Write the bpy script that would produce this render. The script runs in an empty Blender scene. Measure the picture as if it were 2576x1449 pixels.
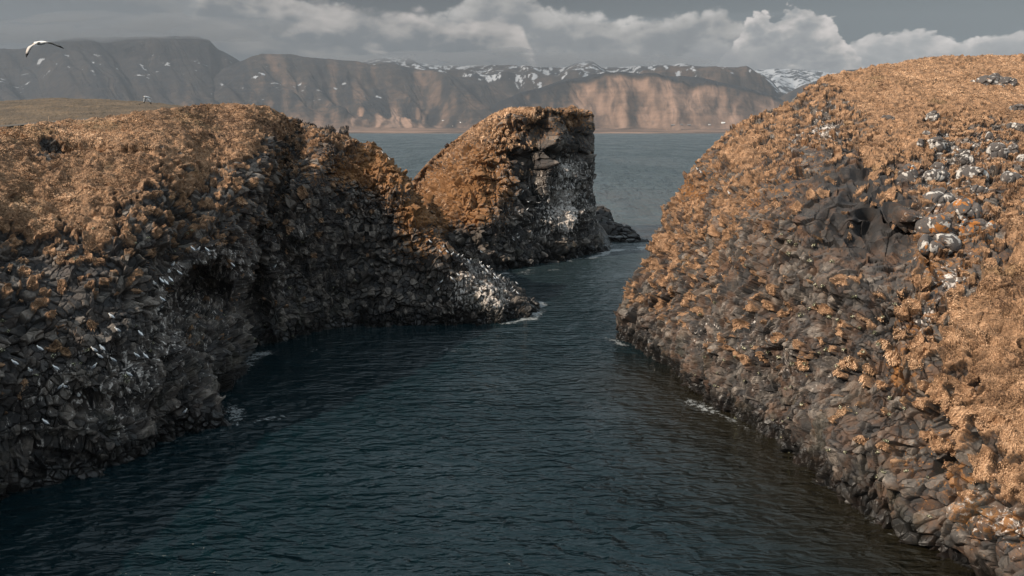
import bpy, math, random
import numpy as np
R = math.radians
random.seed(7)
rng = np.random.default_rng(7)

# ---------------------------------------------------------------- camera, sky, sun, exposure
H = 20.0                  # camera height above the sea (m)
F = 800.0                 # focal length in pixels of the 1024 px wide frame
PITCH = R(11.2)
sc = bpy.context.scene
col = sc.collection
cam_d = bpy.data.cameras.new('camera')
cam = bpy.data.objects.new('camera', cam_d); col.objects.link(cam)
cam.location = (0, 0, H)
cam.rotation_euler = (R(90) - PITCH, 0, 0)
cam_d.sensor_width = 36.0
cam_d.lens = 36.0 * F / 1024.0
cam_d.clip_start = 0.5; cam_d.clip_end = 60000
sc.camera = cam

SUN_DIR = np.array([-0.71, -0.37, 0.58]); SUN_DIR /= np.linalg.norm(SUN_DIR)   # towards the sun
SUN_EL = math.asin(SUN_DIR[2]); SUN_AZ = math.atan2(SUN_DIR[0], SUN_DIR[1])
SUN_E = 5.0; SKY_K = 0.15; EXPOSURE = 0.28
# world: Nishita sky seen through a broken cloud cover that belongs to the sky itself
w = bpy.data.worlds.new("World"); sc.world = w; w.use_nodes = True
wt = w.node_tree; wt.nodes.clear()
def wn(t, **k):
    n = wt.nodes.new(t)
    for a, b in k.items(): setattr(n, a, b)
    return n
def wput(s, v):
    if isinstance(v, bpy.types.NodeSocket): wt.links.new(v, s)
    else: s.default_value = v
def wm(op, a, b=0.0, c=None, clamp=False):
    n = wn('ShaderNodeMath', operation=op); n.use_clamp = clamp; wput(n.inputs[0], a); wput(n.inputs[1], b)
    if c is not None: wput(n.inputs[2], c)
    return n.outputs[0]
def wss(x, a, b, lo=0., hi=1.):
    n = wn('ShaderNodeMapRange', interpolation_type='SMOOTHSTEP'); wput(n.inputs[0], x); wput(n.inputs[1], a); wput(n.inputs[2], b)
    wput(n.inputs[3], lo); wput(n.inputs[4], hi); return n.outputs[0]
def wmix(f, a, b):
    n = wn('ShaderNodeMix', data_type='RGBA'); wput(n.inputs[0], f)
    for s_, v in ((n.inputs[6], a), (n.inputs[7], b)):
        if isinstance(v, tuple): s_.default_value = (*v, 1)
        else: wt.links.new(v, s_)
    return n.outputs[2]
def wramp(x, stops, interp='LINEAR'):
    n = wn('ShaderNodeValToRGB'); n.color_ramp.interpolation = interp; wput(n.inputs[0], x); e = n.color_ramp.elements
    while len(e) < len(stops): e.new(.5)
    for q_, (p_, c_) in zip(e, stops): q_.position = p_; q_.color = (*c_, 1) if isinstance(c_, tuple) else (c_, c_, c_, 1)
    return n.outputs[0]
def wnoise(x, y, sx, sy, detail=6, rough=.55, off=0.0, dist=0.0):
    cb = wn('ShaderNodeCombineXYZ'); wput(cb.inputs[0], wm('MULTIPLY_ADD', x, sx, off * 5.3)); wput(cb.inputs[1], wm('MULTIPLY_ADD', y, sy, off * 2.1))
    n = wn('ShaderNodeTexNoise', noise_dimensions='2D'); wt.links.new(cb.outputs[0], n.inputs['Vector']); n.inputs['Scale'].default_value = 1
    n.inputs['Detail'].default_value = detail; n.inputs['Roughness'].default_value = rough; n.inputs['Distortion'].default_value = dist
    return n.outputs['Fac']
sep = wn('ShaderNodeSeparateXYZ'); wt.links.new(wn('ShaderNodeTexCoord').outputs['Generated'], sep.inputs[0])
dx, dy, dz = sep.outputs
hyp = wm('POWER', wm('ADD', wm('MULTIPLY', dx, dx), wm('MULTIPLY', dy, dy)), .5)
U = wm('ARCTAN2', dx, dy)                       # azimuth from the view axis, radians
V = wm('ARCTANGENT', wm('DIVIDE', dz, wm('MAXIMUM', hyp, .001)))   # elevation
T = wm('DIVIDE', wm('ADD', U, .6), 1.2, clamp=True)               # -0.6..0.6 rad -> 0..1
sky = wn('ShaderNodeTexSky', sky_type='NISHITA'); sky.sun_disc = False
sky.sun_elevation = SUN_EL; sky.sun_rotation = SUN_AZ
sky.air_density = 1.0; sky.dust_density = 2.5; sky.ozone_density = 1.5
def px2t(px): return (math.atan((px * 1024 / 2576 - 512) / 815.0) + .6) / 1.2
def py2v(py): return (129.5 - py * 1024 / 2576) / 815.0
def envelope(pts):                              # cloud-top line: photo (x, y) -> value of V * 4
    return wm('MULTIPLY', wramp(T, [(px2t(a), py2v(b) * 4 + .2) for a, b in pts], 'B_SPLINE'), 1.0)
def lumps(x, y, sx, sy, off):
    """cauliflower relief: rounded cells in two sizes plus a little fine noise"""
    tot = None
    wx = wm('ADD', x, wm('MULTIPLY', wm('SUBTRACT', wnoise(x, y, sx * .8, sy * .8, 3, .5, off + 9), .5), .9 / sx))
    wy = wm('ADD', y, wm('MULTIPLY', wm('SUBTRACT', wnoise(x, y, sx * .8, sy * .8, 3, .5, off + 19), .5), .9 / sy))
    for k_, wgt in ((1.0, .52), (2.4, .30)):
        cb = wn('ShaderNodeCombineXYZ'); wput(cb.inputs[0], wm('MULTIPLY_ADD', wx, sx * k_, off * 7 + k_)); wput(cb.inputs[1], wm('MULTIPLY_ADD', wy, sy * k_, off * 3)); 
        v = wn('ShaderNodeTexVoronoi', feature='F1', voronoi_dimensions='2D'); wt.links.new(cb.outputs[0], v.inputs['Vector']); v.inputs['Scale'].default_value = 1
        t_ = wm('MULTIPLY', wm('SUBTRACT', 1.0, v.outputs['Distance']), wgt)
        tot = t_ if tot is None else wm('ADD', tot, t_)
    return wm('ADD', tot, wm('MULTIPLY', wnoise(x, y, sx * 4, sy * 4, 4, .6, off), .26))
def layer(under, pts, amp, sx, sy, off, soft, stops, h, k_lump=.9, opac=.97, wash=0.0):
    env = wm('DIVIDE', wm('SUBTRACT', envelope(pts), .2), 4.0)
    n = lumps(U, V, sx, sy, off); n2 = lumps(wm('ADD', U, -.35 / sx), wm('ADD', V, .45 / sy), sx, sy, off)
    hgt = wm('SUBTRACT', env, V); dens = wm('ADD', hgt, wm('MULTIPLY', wm('SUBTRACT', n, .62), amp))
    depth = wm('MINIMUM', wm('DIVIDE', dens, h), .78)
    br = wm('SUBTRACT', wm('ADD', 1.0, wm('MULTIPLY', wm('SUBTRACT', n, n2), k_lump)), depth)
    br = wm('ADD', br, wm('MULTIPLY', wm('SUBTRACT', wnoise(U, V, sx * .5, sy * .7, 3, .5, off + 3), .5), 1.1))
    colr = wramp(wm('MULTIPLY', br, .8), stops)
    return wmix(wm('MULTIPLY', wss(dens, 0.0, soft), opac), under, colr)
nish = wn('ShaderNodeVectorMath', operation='SCALE'); wt.links.new(sky.outputs[0], nish.inputs[0]); nish.inputs[3].default_value = SKY_K
thin = wnoise(U, V, 2.2, 26.0, 6, .55, 3.3)
clear = wmix(wss(U, -.20, .60), (.016, .022, .026), (.076, .098, .106))
clear = wmix(wm('MULTIPLY', wss(thin, .48, .74), .30), clear, (.30, .32, .325))
# cloud banks, from the farthest to the nearest
skyc = layer(clear, [(-400,-90),(0,-90),(440,-70),(900,60),(1040,70),(1115,40),(1170,5),(1270,-22),(1350,5),(1395,48),(1480,42),(1570,58),(1640,58),(1700,52),(1800,38),(1850,60),(1900,110),(2100,150),(2250,230),(2400,260),(2900,260)],
             .030, 26, 40, 1.7, .010, [(0, (.115, .12, .125)), (.35, (.155, .158, .160)), (.62, (.32, .30, .28)), (.95, (.56, .52, .485))], .060, .8)
skyc = layer(skyc, [(-400,300),(1240,300),(1300,140),(1340,112),(1400,122),(1460,128),(1530,112),(1620,128),(1700,135),(1780,150),(1850,170),(2100,260),(2900,300)],
             .022, 34, 46, 5.1, .016, [(0, (.14, .143, .146)), (.4, (.18, .18, .18)), (.7, (.30, .275, .255)), (1, (.42, .38, .35))], .030, .8, .7)
skyc = layer(skyc, [(-400,150),(350,150),(500,45),(545,0),(600,-20),(690,-16),(770,8),(850,20),(880,40),(950,28),(1010,42),(1060,34),(1110,52),(1180,46),(1260,46),(1310,68),(1335,110),(1370,200),(1500,300),(2900,300)],
             .026, 22, 40, 3.3, .014, [(0, (.068, .076, .084)), (.30, (.090, .096, .102)), (.50, (.26, .238, .22)), (.75, (.45, .40, .365)), (1, (.58, .515, .47))], .062, .75, .96)
skyc = layer(skyc, [(-400,-80),(0,-60),(200,-40),(330,-20),(420,10),(480,30),(540,62),(620,90),(800,120),(1000,150),(1200,190),(2900,400)],
             .028, 14, 34, 7.9, .020, [(0, (.070, .078, .086)), (.42, (.082, .089, .096)), (.62, (.150, .144, .139)), (.9, (.27, .25, .23))], .075, .7, .93)
skyc = layer(skyc, [(-400,500),(1750,400),(2060,180),(2130,110),(2200,112),(2290,98),(2350,112),(2400,142),(2450,120),(2500,118),(2600,112),(2900,110)],
             .024, 36, 60, 11.3, .006, [(0, (.26, .26, .262)), (.35, (.34, .335, .33)), (.62, (.50, .465, .44)), (.95, (.72, .66, .62))], .034, 1.0)
skyc = layer(skyc, [(-400,500),(1500,400),(1700,300),(1790,170),(1840,110),(1875,58),(1905,58),(1935,72),(1965,34),(2010,34),(2050,66),(2085,90),(2110,125),(2160,170),(2260,300),(2900,500)],
             .030, 34, 56, 8.2, .005, [(0, (.19, .192, .198)), (.38, (.27, .268, .266)), (.56, (.40, .372, .35)), (.95, (.72, .645, .60))], .052, 1.15)
skyc = layer(skyc, [(-400,500),(1500,400),(1680,180),(1730,105),(1790,85),(1850,100),(1900,120),(1950,150),(2010,190),(2100,260),(2900,500)],
             .034, 26, 44, 14.2, .018, [(0, (.17, .175, .18)), (.4, (.20, .20, .205)), (.7, (.27, .262, .256)), (.95, (.38, .36, .34))], .060, .8, .9)
# higher up (never in frame) the Nishita sky shows through a pale sheet of cloud
hi = wss(V, .165, .33)
up = wmix(.82, nish.outputs[0], (.64, .76, .82))
fin = wmix(hi, skyc, up)
bg = wn('ShaderNodeBackground'); wt.links.new(fin, bg.inputs[0]); bg.inputs[1].default_value = 1.0
wt.links.new(bg.outputs[0], wn('ShaderNodeOutputWorld').inputs[0])

w.cycles.sampling_method = 'MANUAL'; w.cycles.sample_map_resolution = 256
sun_d = bpy.data.lights.new('sun', 'SUN'); sun_d.energy = SUN_E; sun_d.angle = R(.55); sun_d.color = (1.0, .86, .70)
sun = bpy.data.objects.new('sun', sun_d); col.objects.link(sun)
from mathutils import Vector
sun.rotation_euler = Vector(-SUN_DIR).to_track_quat('-Z', 'Y').to_euler()
sun.location = (-40, -20, 60)

vs = sc.view_settings
sc.display_settings.display_device = 'sRGB'
vs.view_transform = 'Standard'; vs.look = 'None'; vs.gamma = 1; vs.exposure = EXPOSURE; vs.use_curve_mapping = False
sc.cycles.use_denoising = True; sc.cycles.sample_clamp_direct = 5.0
sc.cycles.max_bounces = 6; sc.cycles.diffuse_bounces = 3; sc.cycles.glossy_bounces = 3; sc.cycles.volume_bounces = 1; sc.cycles.transparent_max_bounces = 8
# ---------------------------------------------------------------- numpy helpers
def ray(px, py):                       # 1024x576 pixel -> (X, Z-slope) per metre of Y
    u = (px - 512.0) / F; v = -(py - 288.0) / F
    y = math.cos(PITCH) + v * math.sin(PITCH); z = -math.sin(PITCH) + v * math.cos(PITCH)
    return u / y, z / y
K = 1024.0 / 2576.0                    # measured on a 2576 px wide view of the photograph
def at(px, py, D):
    a, b = ray(px * K, py * K); return np.array([a * D, D, H + b * D])
def water_pt(px, py, z=0.0):
    a, b = ray(px * K, py * K); D = (z - H) / b
    return np.array([a * D, D, z])
def project(P):
    c, s = math.cos(PITCH), math.sin(PITCH)
    x = P[..., 0]; y = P[..., 1]; z = P[..., 2] - H
    d = y * c - z * s; up = y * s + z * c
    return 512 + F * x / d, 288 - F * up / d, d

def rib(pts):
    """first point (px,py) on the sea; then (px,py,slope in degrees) or (px,py,-distance)"""
    out = [water_pt(*pts[0])]
    for px, py, q in pts[1:]:
        if q < 0: out.append(at(px, py, -q)); continue
        p0 = out[-1]; D0 = p0[1]
        Ds = D0 * np.linspace(0.85, 1.8, 1500)
        a, b = ray(px * K, py * K)
        dz = H + b * Ds - p0[2]; dh = np.hypot(a * Ds - p0[0], Ds - D0)
        s = np.degrees(np.arctan2(dz, dh))
        i = int(np.argmax(s))
        while i < len(Ds) - 1 and s[i] > q: i += 1
        out.append(at(px, py, Ds[i]))
    return np.array(out)

def catmull(P, t):
    n = len(P); t = np.clip(t, 0, n - 1 - 1e-9); i = t.astype(int); f = (t - i)[:, None]
    g = lambda k: P[np.clip(k, 0, n - 1)]
    p0, p1, p2, p3 = g(i - 1), g(i), g(i + 1), g(i + 2)
    p0 = np.where((i == 0)[:, None], 2 * p1 - p2, p0)
    return 0.5 * (2 * p1 + (p2 - p0) * f + (2 * p0 - 5 * p1 + 4 * p2 - p3) * f ** 2 + (3 * p1 - p0 - 3 * p2 + p3) * f ** 3)

def resample(P, n, wfun):
    t = np.linspace(0, len(P) - 1, 600); Q = catmull(P, t)
    d = np.linalg.norm(np.diff(Q, axis=0), axis=1) * wfun(0.5 * (Q[1:] + Q[:-1]))
    s = np.concatenate([[0], np.cumsum(d)]); s /= s[-1]
    return catmull(P, np.interp(np.linspace(0, 1, n), s, t))

def wdist(Q):      # even spacing as seen, much coarser outside the picture
    px, py, d = project(Q)
    out = np.clip(np.maximum(np.maximum(px - 1040, -px - 20), py - 590) / 60, 0, 1)
    out = np.where(d < 5, 1, out)
    return (1 - .85 * out) / np.maximum(8, np.linalg.norm(Q - np.array([0, 0, H]), axis=1))

def loft(ribs, backs, nu, nv, nb):
    """ribs: visible part of each rib, backs: hidden continuation. returns grid (nu, nv+nb, 3)"""
    A = np.array([resample(r, nv, wdist) for r in ribs])
    B = np.array([resample(np.vstack([r[-1:], b]), nb + 1, lambda Q: np.ones(len(Q)))[1:] for r, b in zip(ribs, backs)])
    G = np.concatenate([A, B], axis=1)                       # ribs x v x 3
    # spacing along u from the projected size
    qx, qy, qd = project(A[:, ::20]); pr = np.stack([qx, qy], -1)
    on = (qx < 1050) & (qx > -25) & (qy < 600) & (qd > 5)
    both = on[1:] & on[:-1]
    step = np.where(both, np.linalg.norm(np.diff(pr, axis=0), axis=2), 0)
    gap = np.array([np.percentile(s_[b_], 70) if b_.sum() > 2 else 0 for s_, b_ in zip(step, both)])
    gap = np.where(gap == 0, np.where((on[1:] | on[:-1]).any(1), 60, 10), gap); gap = np.maximum(gap, 6)
    s = np.concatenate([[0], np.cumsum(gap)]); s /= s[-1]
    t = np.interp(np.linspace(0, 1, nu), s, np.arange(len(ribs)))
    out = catmull(G.reshape(len(ribs), -1), t).reshape(nu, nv + nb, 3)
    return out
# ---------------------------------------------------------------- the shapes of the three rocks (measured ribs)
L_RIBS = [
 [(-420,1560),(-420,1350,70),(-400,1100,60),(-380,860,45),(-350,650,25),(-320,500,32),(-300,400,24),(-280,335,17)],
 [(-60,1290),(-60,1130,72),(-40,950,68),(-30,800,55),(-10,640,30),(0,500,32),(10,400,24),(20,326,17)],
 [(100,1228),(100,1080,72),(100,920,68),(100,790,58),(110,640,32),(120,500,32),(130,400,24),(140,312,17)],
 [(290,1182),(290,1050,72),(290,900,68),(300,790,60),(330,660,38),(370,520,32),(390,400,24),(400,280,17)],
 [(440,1108),(420,1010,70),(410,890,72),(410,780,66),(450,640,32),(500,520,30),(530,400,22),(545,266,18)],
 [(530,1087),(480,990,62),(445,890,70),(440,780,78),(490,650,32),(550,530,30),(600,400,22),(620,268,18)],
 [(592,1065),(545,1010,40),(500,930,50),(462,850,60),(480,740,82),(555,600,32),(630,430,24),(665,276,17)],
 [(560,1000),(540,975,60),(512,920,70),(490,840,78),(520,720,80),(590,590,32),(660,430,24),(695,290,17)],
 [(608,945),(600,880,84),(595,800,86),(600,720,88),(630,620,32),(650,520,30),(690,420,22),(725,302,18)],
 [(655,880),(650,800,86),(645,720,87),(645,640,85),(652,560,32),(680,480,30),(710,400,22),(755,313,18)],
 [(740,853),(740,770,80),(740,690,80),(745,610,78),(760,530,70),(775,460,62),(795,395,34),(810,333,24)],
 [(850,828),(850,740,74),(850,650,74),(850,560,74),(855,480,70),(860,430,62),(870,390,40),(880,350,30)],
 [(960,822),(950,740,70),(940,660,70),(935,580,70),(930,510,68),(928,450,62),(930,412,40),(935,374,30)],
 [(1060,820),(1045,745,66),(1025,670,66),(1005,590,66),(995,530,66),(985,475,62),(985,440,40),(985,408,30)],
 [(1140,820),(1115,760,60),(1090,700,60),(1065,640,60),(1045,580,60),(1030,530,58),(1018,480,55),(1010,440,38)],
 [(1220,817),(1195,765,52),(1165,715,52),(1135,670,50),(1105,630,48),(1080,592,46),(1055,550,45),(1038,515,38)],
 [(1300,806),(1285,780,48),(1262,755,46),(1235,725,44),(1205,695,42),(1170,668,40),(1130,640,38),(1095,608,38)],
 [(1345,790),(1335,780,45),(1322,770,42),(1308,755,38),(1290,738,35),(1265,715,30),(1240,690,28),(1215,672,38)],
 [(1362,776),(1358,770,30),(1352,764,26),(1345,757,24),(1338,750,22),(1328,742,20),(1318,735,16),(1308,728,12)],
]
def back_l(i, r):
    i -= 2; p = r[-1]; n = len(L_RIBS)
    if i < 9:     # inland: lowers into the dip in front of the meadow
        return np.array([p + (0, 10, -1.2), p + (0, 22, -2.5), p + (0, 36, -3.0)])
    k = 1.0 if i < 15 else (0.6 if i < 17 else 0.3)
    if i == n - 1: return np.array([p + (.4, .6, -.8), p + (.7, 1.2, -2), p + (.9, 1.6, -3)])
    z = p[2]
    return np.array([p + (1.0 * k, 3 * k, -.10 * z), p + (3.0 * k, 9 * k, -.55 * z), p + (4.0 * k, 14 * k, -z - 2)])
S_RIBS = [
 [(950,610),(985,545,-146),(1022,478,-147.5),(1050,438,-148.5),(1085,400,-149),(1125,368,-149.5),(1185,322,-149.5),(1235,292,-149.5)],
 [(990,620),(1020,560,46),(1050,505,48),(1078,455,48),(1105,415,-147),(1145,375,-147),(1195,330,-147),(1245,290,-147)],
 [(1070,670),(1090,610,50),(1112,550,50),(1130,490,50),(1155,430,50),(1185,380,46),(1220,330,40),(1258,284,40)],
 [(1170,690),(1178,620,56),(1185,550,56),(1192,480,54),(1205,420,52),(1230,370,48),(1255,325,42),(1282,277,46)],
 [(1250,682),(1245,610,62),(1240,540,62),(1240,470,60),(1248,410,58),(1262,365,56),(1282,320,50),(1310,275,55)],
 [(1310,674),(1300,610,64),(1292,540,66),(1285,470,68),(1282,410,70),(1290,360,70),(1310,315,66),(1335,275,60)],
 [(1350,668),(1340,610,66),(1325,545,70),(1318,480,74),(1318,420,76),(1328,365,76),(1345,320,70),(1362,276,66)],
 [(1400,660),(1392,610,70),(1382,545,76),(1375,480,80),(1375,420,82),(1382,365,80),(1390,320,76),(1395,276,70)],
 [(1450,652),(1442,610,70),(1432,545,78),(1427,480,82),(1427,420,84),(1430,365,84),(1432,320,80),(1430,276,72)],
 [(1495,640),(1480,600,68),(1472,545,76),(1468,480,82),(1467,420,84),(1468,365,85),(1465,320,82),(1458,277,75)],
 [(1530,629),(1505,595,64),(1493,545,74),(1488,480,82),(1488,420,84),(1490,365,85),(1486,318,84),(1474,280,-139.5)],
 [(1545,600),(1512,570,70),(1496,530,76),(1490,480,80),(1489,425,84),(1490,375,84),(1486,325,84),(1472,284,70)],
]
def back_s(i, r):
    p = r[-1]; c = np.array([7.0, 150.0, 21.5])
    return np.array([p + (0.3 * (c[0] - p[0]), 3, .2), p + (0.7 * (c[0] - p[0]), 8, -2), c + (0.15 * (p[0] - c[0]), 10, -12), c + (0.35 * (p[0] - c[0]), 15, -25)])
R_RIBS = [
 [(1536,850),(1558,800,60),(1590,732,60),(1640,600,56),(1700,505,50),(1775,400,45),(1860,322,-87),(1960,278,-90),(2050,215,-92),(2160,180,-95),(2260,160,-98),(2370,145,-101),(2576,142,-103),(2760,142,-104)],
 [(1570,866),(1598,800,64),(1640,720,64),(1690,610,60),(1750,520,54),(1820,430,46),(1900,365,-80),(1990,318,-82.5),(2080,262,-86),(2190,222,-89),(2290,198,-92),(2400,184,-95),(2576,178,-98),(2760,175,-100)],
 [(1650,905),(1690,820,68),(1735,730,68),(1785,640,64),(1840,560,60),(1900,480,54),(1970,418,-69),(2050,368,-72),(2140,320,-76),(2240,285,-80),(2340,258,-84),(2450,240,-88),(2600,225,-91.5),(2780,215,-93)],
 [(1740,985),(1785,890,70),(1835,800,70),(1885,710,70),(1940,625,72),(1990,550,72),(2050,480,-59.5),(2120,428,-62.5),(2200,388,-66),(2300,350,-70),(2400,318,-74),(2500,296,-78),(2640,275,-82),(2800,262,-85)],
 [(1850,1058),(1895,970,72),(1940,880,72),(1990,790,72),(2045,705,74),(2095,630,78),(2150,560,-52.5),(2200,500,-56),(2280,455,-60),(2380,418,-64),(2470,388,-68),(2560,362,-72),(2680,335,-76),(2820,315,-79)],
 [(1960,1128),(2010,1040,-47.7),(2060,950,-47.2),(2110,865,-46.5),(2165,785,-46),(2220,710,-46.3),(2270,640,-47.3),(2320,580,-49),(2390,535,-51.5),(2470,498,-54.5),(2550,470,-58),(2640,442,-61.5),(2740,415,-65),(2860,390,-69)],
 [(2090,1240),(2140,1150,-41.6),(2190,1060,-41.5),(2240,980,-41.5),(2290,900,-41.7),(2345,825,-42.3),(2400,755,-43.2),(2455,690,-44.4),(2520,640,-45.8),(2590,600,-47.3),(2660,570,-49),(2740,540,-51),(2830,510,-53),(2930,490,-55)],
 [(2280,1350),(2325,1260,-36.9),(2370,1170,-36.9),(2415,1090,-37.1),(2460,1015,-37.5),(2505,945,-38.2),(2555,880,-39.2),(2610,820,-40.5),(2670,770,-42),(2730,730,-43.5),(2800,690,-45),(2870,660,-47),(2950,635,-49),(3040,610,-51)],
 [(2440,1449),(2480,1360,-33),(2520,1280,-33.2),(2560,1205,-33.6),(2600,1135,-34.2),(2650,1065,-34.9),(2700,1005,-35.8),(2760,950,-36.9),(2820,900,-38.1),(2890,855,-39.4),(2960,815,-40.8),(3040,780,-42.2),(3130,750,-43.6),(3220,725,-45)],
 [(2660,1620),(2690,1530,70),(2720,1440,66),(2760,1360,60),(2810,1280,52),(2860,1210,46),(2920,1150,42),(2990,1090,38),(3060,1040,36),(3130,995,32),(3210,955,30),(3300,915,28),(3400,880,26),(3500,850,22)],
]
def back_r(i, r):
    n = len(R_RIBS); p = r[-1]
    return np.array([p + (8, 0, 0.3), p + (25, 0, -3), p + (45, 2, -30)])
# ---------------------------------------------------------------- noise
def _hash(ix, iy, iz, seed):
    h = (ix.astype(np.uint32) * np.uint32(374761393) + iy.astype(np.uint32) * np.uint32(668265263)
         + iz.astype(np.uint32) * np.uint32(2246822519) + np.uint32(seed * 3266489917 & 0xffffffff))
    h = (h ^ (h >> np.uint32(15))) * np.uint32(2246822519)
    h = (h ^ (h >> np.uint32(13))) * np.uint32(3266489917)
    return h ^ (h >> np.uint32(16))
def _u(h): return (h & np.uint32(0xffffff)).astype(np.float32) / np.float32(16777216.0)
def vnoise(P, seed=0):
    i = np.floor(P).astype(np.int64); f = (P - i).astype(np.float32); f = f * f * f * (f * (f * 6 - 15) + 10)
    r = 0
    for dx in (0, 1):
        for dy in (0, 1):
            for dz in (0, 1):
                w = (f[:, 0] if dx else 1 - f[:, 0]) * (f[:, 1] if dy else 1 - f[:, 1]) * (f[:, 2] if dz else 1 - f[:, 2])
                r = r + w * _u(_hash(i[:, 0] + dx, i[:, 1] + dy, i[:, 2] + dz, seed))
    return r * 2 - 1
def fbm(P, octaves=4, seed=0, gain=0.5):
    a = 1.0; s = 0; n = 0
    for o in range(octaves):
        s = s + a * vnoise(P * (2.03 ** o) + 13.7 * o, seed + o); n += a; a *= gain
    return s / n
def sstep(a, b, x):
    t = np.clip((x - a) / (b - a), 0, 1); return t * t * (3 - 2 * t)
def voronoi(P, seed=0):
    """nearest jittered cell centre: offset to it, three random numbers of the cell, F1, F2"""
    i = np.floor(P).astype(np.int64); f = (P - i).astype(np.float32)
    n = len(P); f1 = np.full(n, 9., np.float32); f2 = np.full(n, 9., np.float32)
    off = np.zeros((n, 3), np.float32); cid = np.zeros(n, np.uint32)
    for dx in (-1, 0, 1):
        for dy in (-1, 0, 1):
            for dz in (-1, 0, 1):
                h = _hash(i[:, 0] + dx, i[:, 1] + dy, i[:, 2] + dz, seed)
                h2 = (h * np.uint32(1664525) + np.uint32(1013904223)); h2 ^= h2 >> np.uint32(14)
                h3 = (h2 * np.uint32(1664525) + np.uint32(1013904223)); h3 ^= h3 >> np.uint32(13)
                vx = f[:, 0] - dx - (0.1 + .8 * _u(h)); vy = f[:, 1] - dy - (0.1 + .8 * _u(h2)); vz = f[:, 2] - dz - (0.1 + .8 * _u(h3))
                d = vx * vx + vy * vy + vz * vz
                m = d < f1
                f2 = np.where(m, f1, np.minimum(f2, d))
                f1 = np.where(m, d, f1)
                off[m, 0] = vx[m]; off[m, 1] = vy[m]; off[m, 2] = vz[m]; cid[m] = h3[m] ^ h[m]
    r = []
    c = cid
    for k in range(4):
        c = (c * np.uint32(747796405) + np.uint32(2891336453)); c = c ^ (c >> np.uint32(15)); r.append(_u(c))
    return off, r, np.sqrt(f1), np.sqrt(f2)

def grid_normals(G):
    du = np.gradient(G, axis=0); dv = np.gradient(G, axis=1)
    n = np.cross(du, dv); n /= np.maximum(1e-9, np.linalg.norm(n, axis=2, keepdims=True))
    return n
def blur(A, k):
    for ax in (0, 1):
        pad = [(0, 0)] * A.ndim; pad[ax] = (k, k)
        c = np.cumsum(np.pad(A, pad, mode='edge'), axis=ax)
        n = A.shape[ax]
        hi = np.take(c, np.arange(2 * k, 2 * k + n), axis=ax)
        lo = np.concatenate([np.zeros_like(np.take(c, [0], axis=ax)), np.take(c, np.arange(0, n - 1), axis=ax)], axis=ax)
        A = (hi - lo) / (2 * k + 1)
    return A

def idw(px, py, pts, p=3.0, eps=14.0):
    """values measured at photo spots, spread over the surface between them"""
    pts = np.array(pts, float); out = 0; W = 0
    X = px / K; Y = py / K
    for q in pts:
        d = (X - q[0]) ** 2 + (Y - q[1]) ** 2 + eps * eps
        w = d ** (-p / 2); W = W + w; out = out + w[:, None] * q[2:][None]
    return out / W[:, None]

def mesh_from(name, V, Fc, mat, attrs=None, smooth=False, mats=None, midx=None):
    me = bpy.data.meshes.new(name)
    V = np.ascontiguousarray(V, dtype=np.float32); Fc = np.ascontiguousarray(Fc, dtype=np.int32)
    nf, k = Fc.shape
    me.vertices.add(len(V)); me.vertices.foreach_set('co', V.ravel())
    me.loops.add(nf * k); me.loops.foreach_set('vertex_index', Fc.ravel())
    me.polygons.add(nf); me.polygons.foreach_set('loop_start', np.arange(0, nf * k, k, dtype=np.int32))
    try: me.polygons.foreach_set('loop_total', np.full(nf, k, np.int32))
    except Exception: pass
    if midx is not None: me.polygons.foreach_set('material_index', midx.astype(np.int32))
    me.update(calc_edges=True)
    me.polygons.foreach_set('use_smooth', np.full(nf, smooth, bool))
    for k_, a in (attrs or {}).items():
        if a.ndim == 1:
            at_ = me.attributes.new(k_, 'FLOAT', 'POINT'); at_.data.foreach_set('value', a.astype(np.float32))
        else:
            at_ = me.attributes.new(k_, 'FLOAT_VECTOR', 'POINT'); at_.data.foreach_set('vector', a.astype(np.float32).ravel())
    for m in (mats or [mat]): me.materials.append(m)
    o = bpy.data.objects.new(name, me); col.objects.link(o)
    return o
def grid_faces(nu, nv):
    i = np.arange(nu - 1)[:, None] * nv + np.arange(nv - 1)[None]
    return np.stack([i, i + nv, i + nv + 1, i + 1], -1).reshape(-1, 4)

def tag(o, label=None, cat=None, group=None, kind=None):
    if label: o['label'] = label
    if cat: o['category'] = cat
    if group: o['group'] = group
    if kind: o['kind'] = kind
    return o

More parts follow.
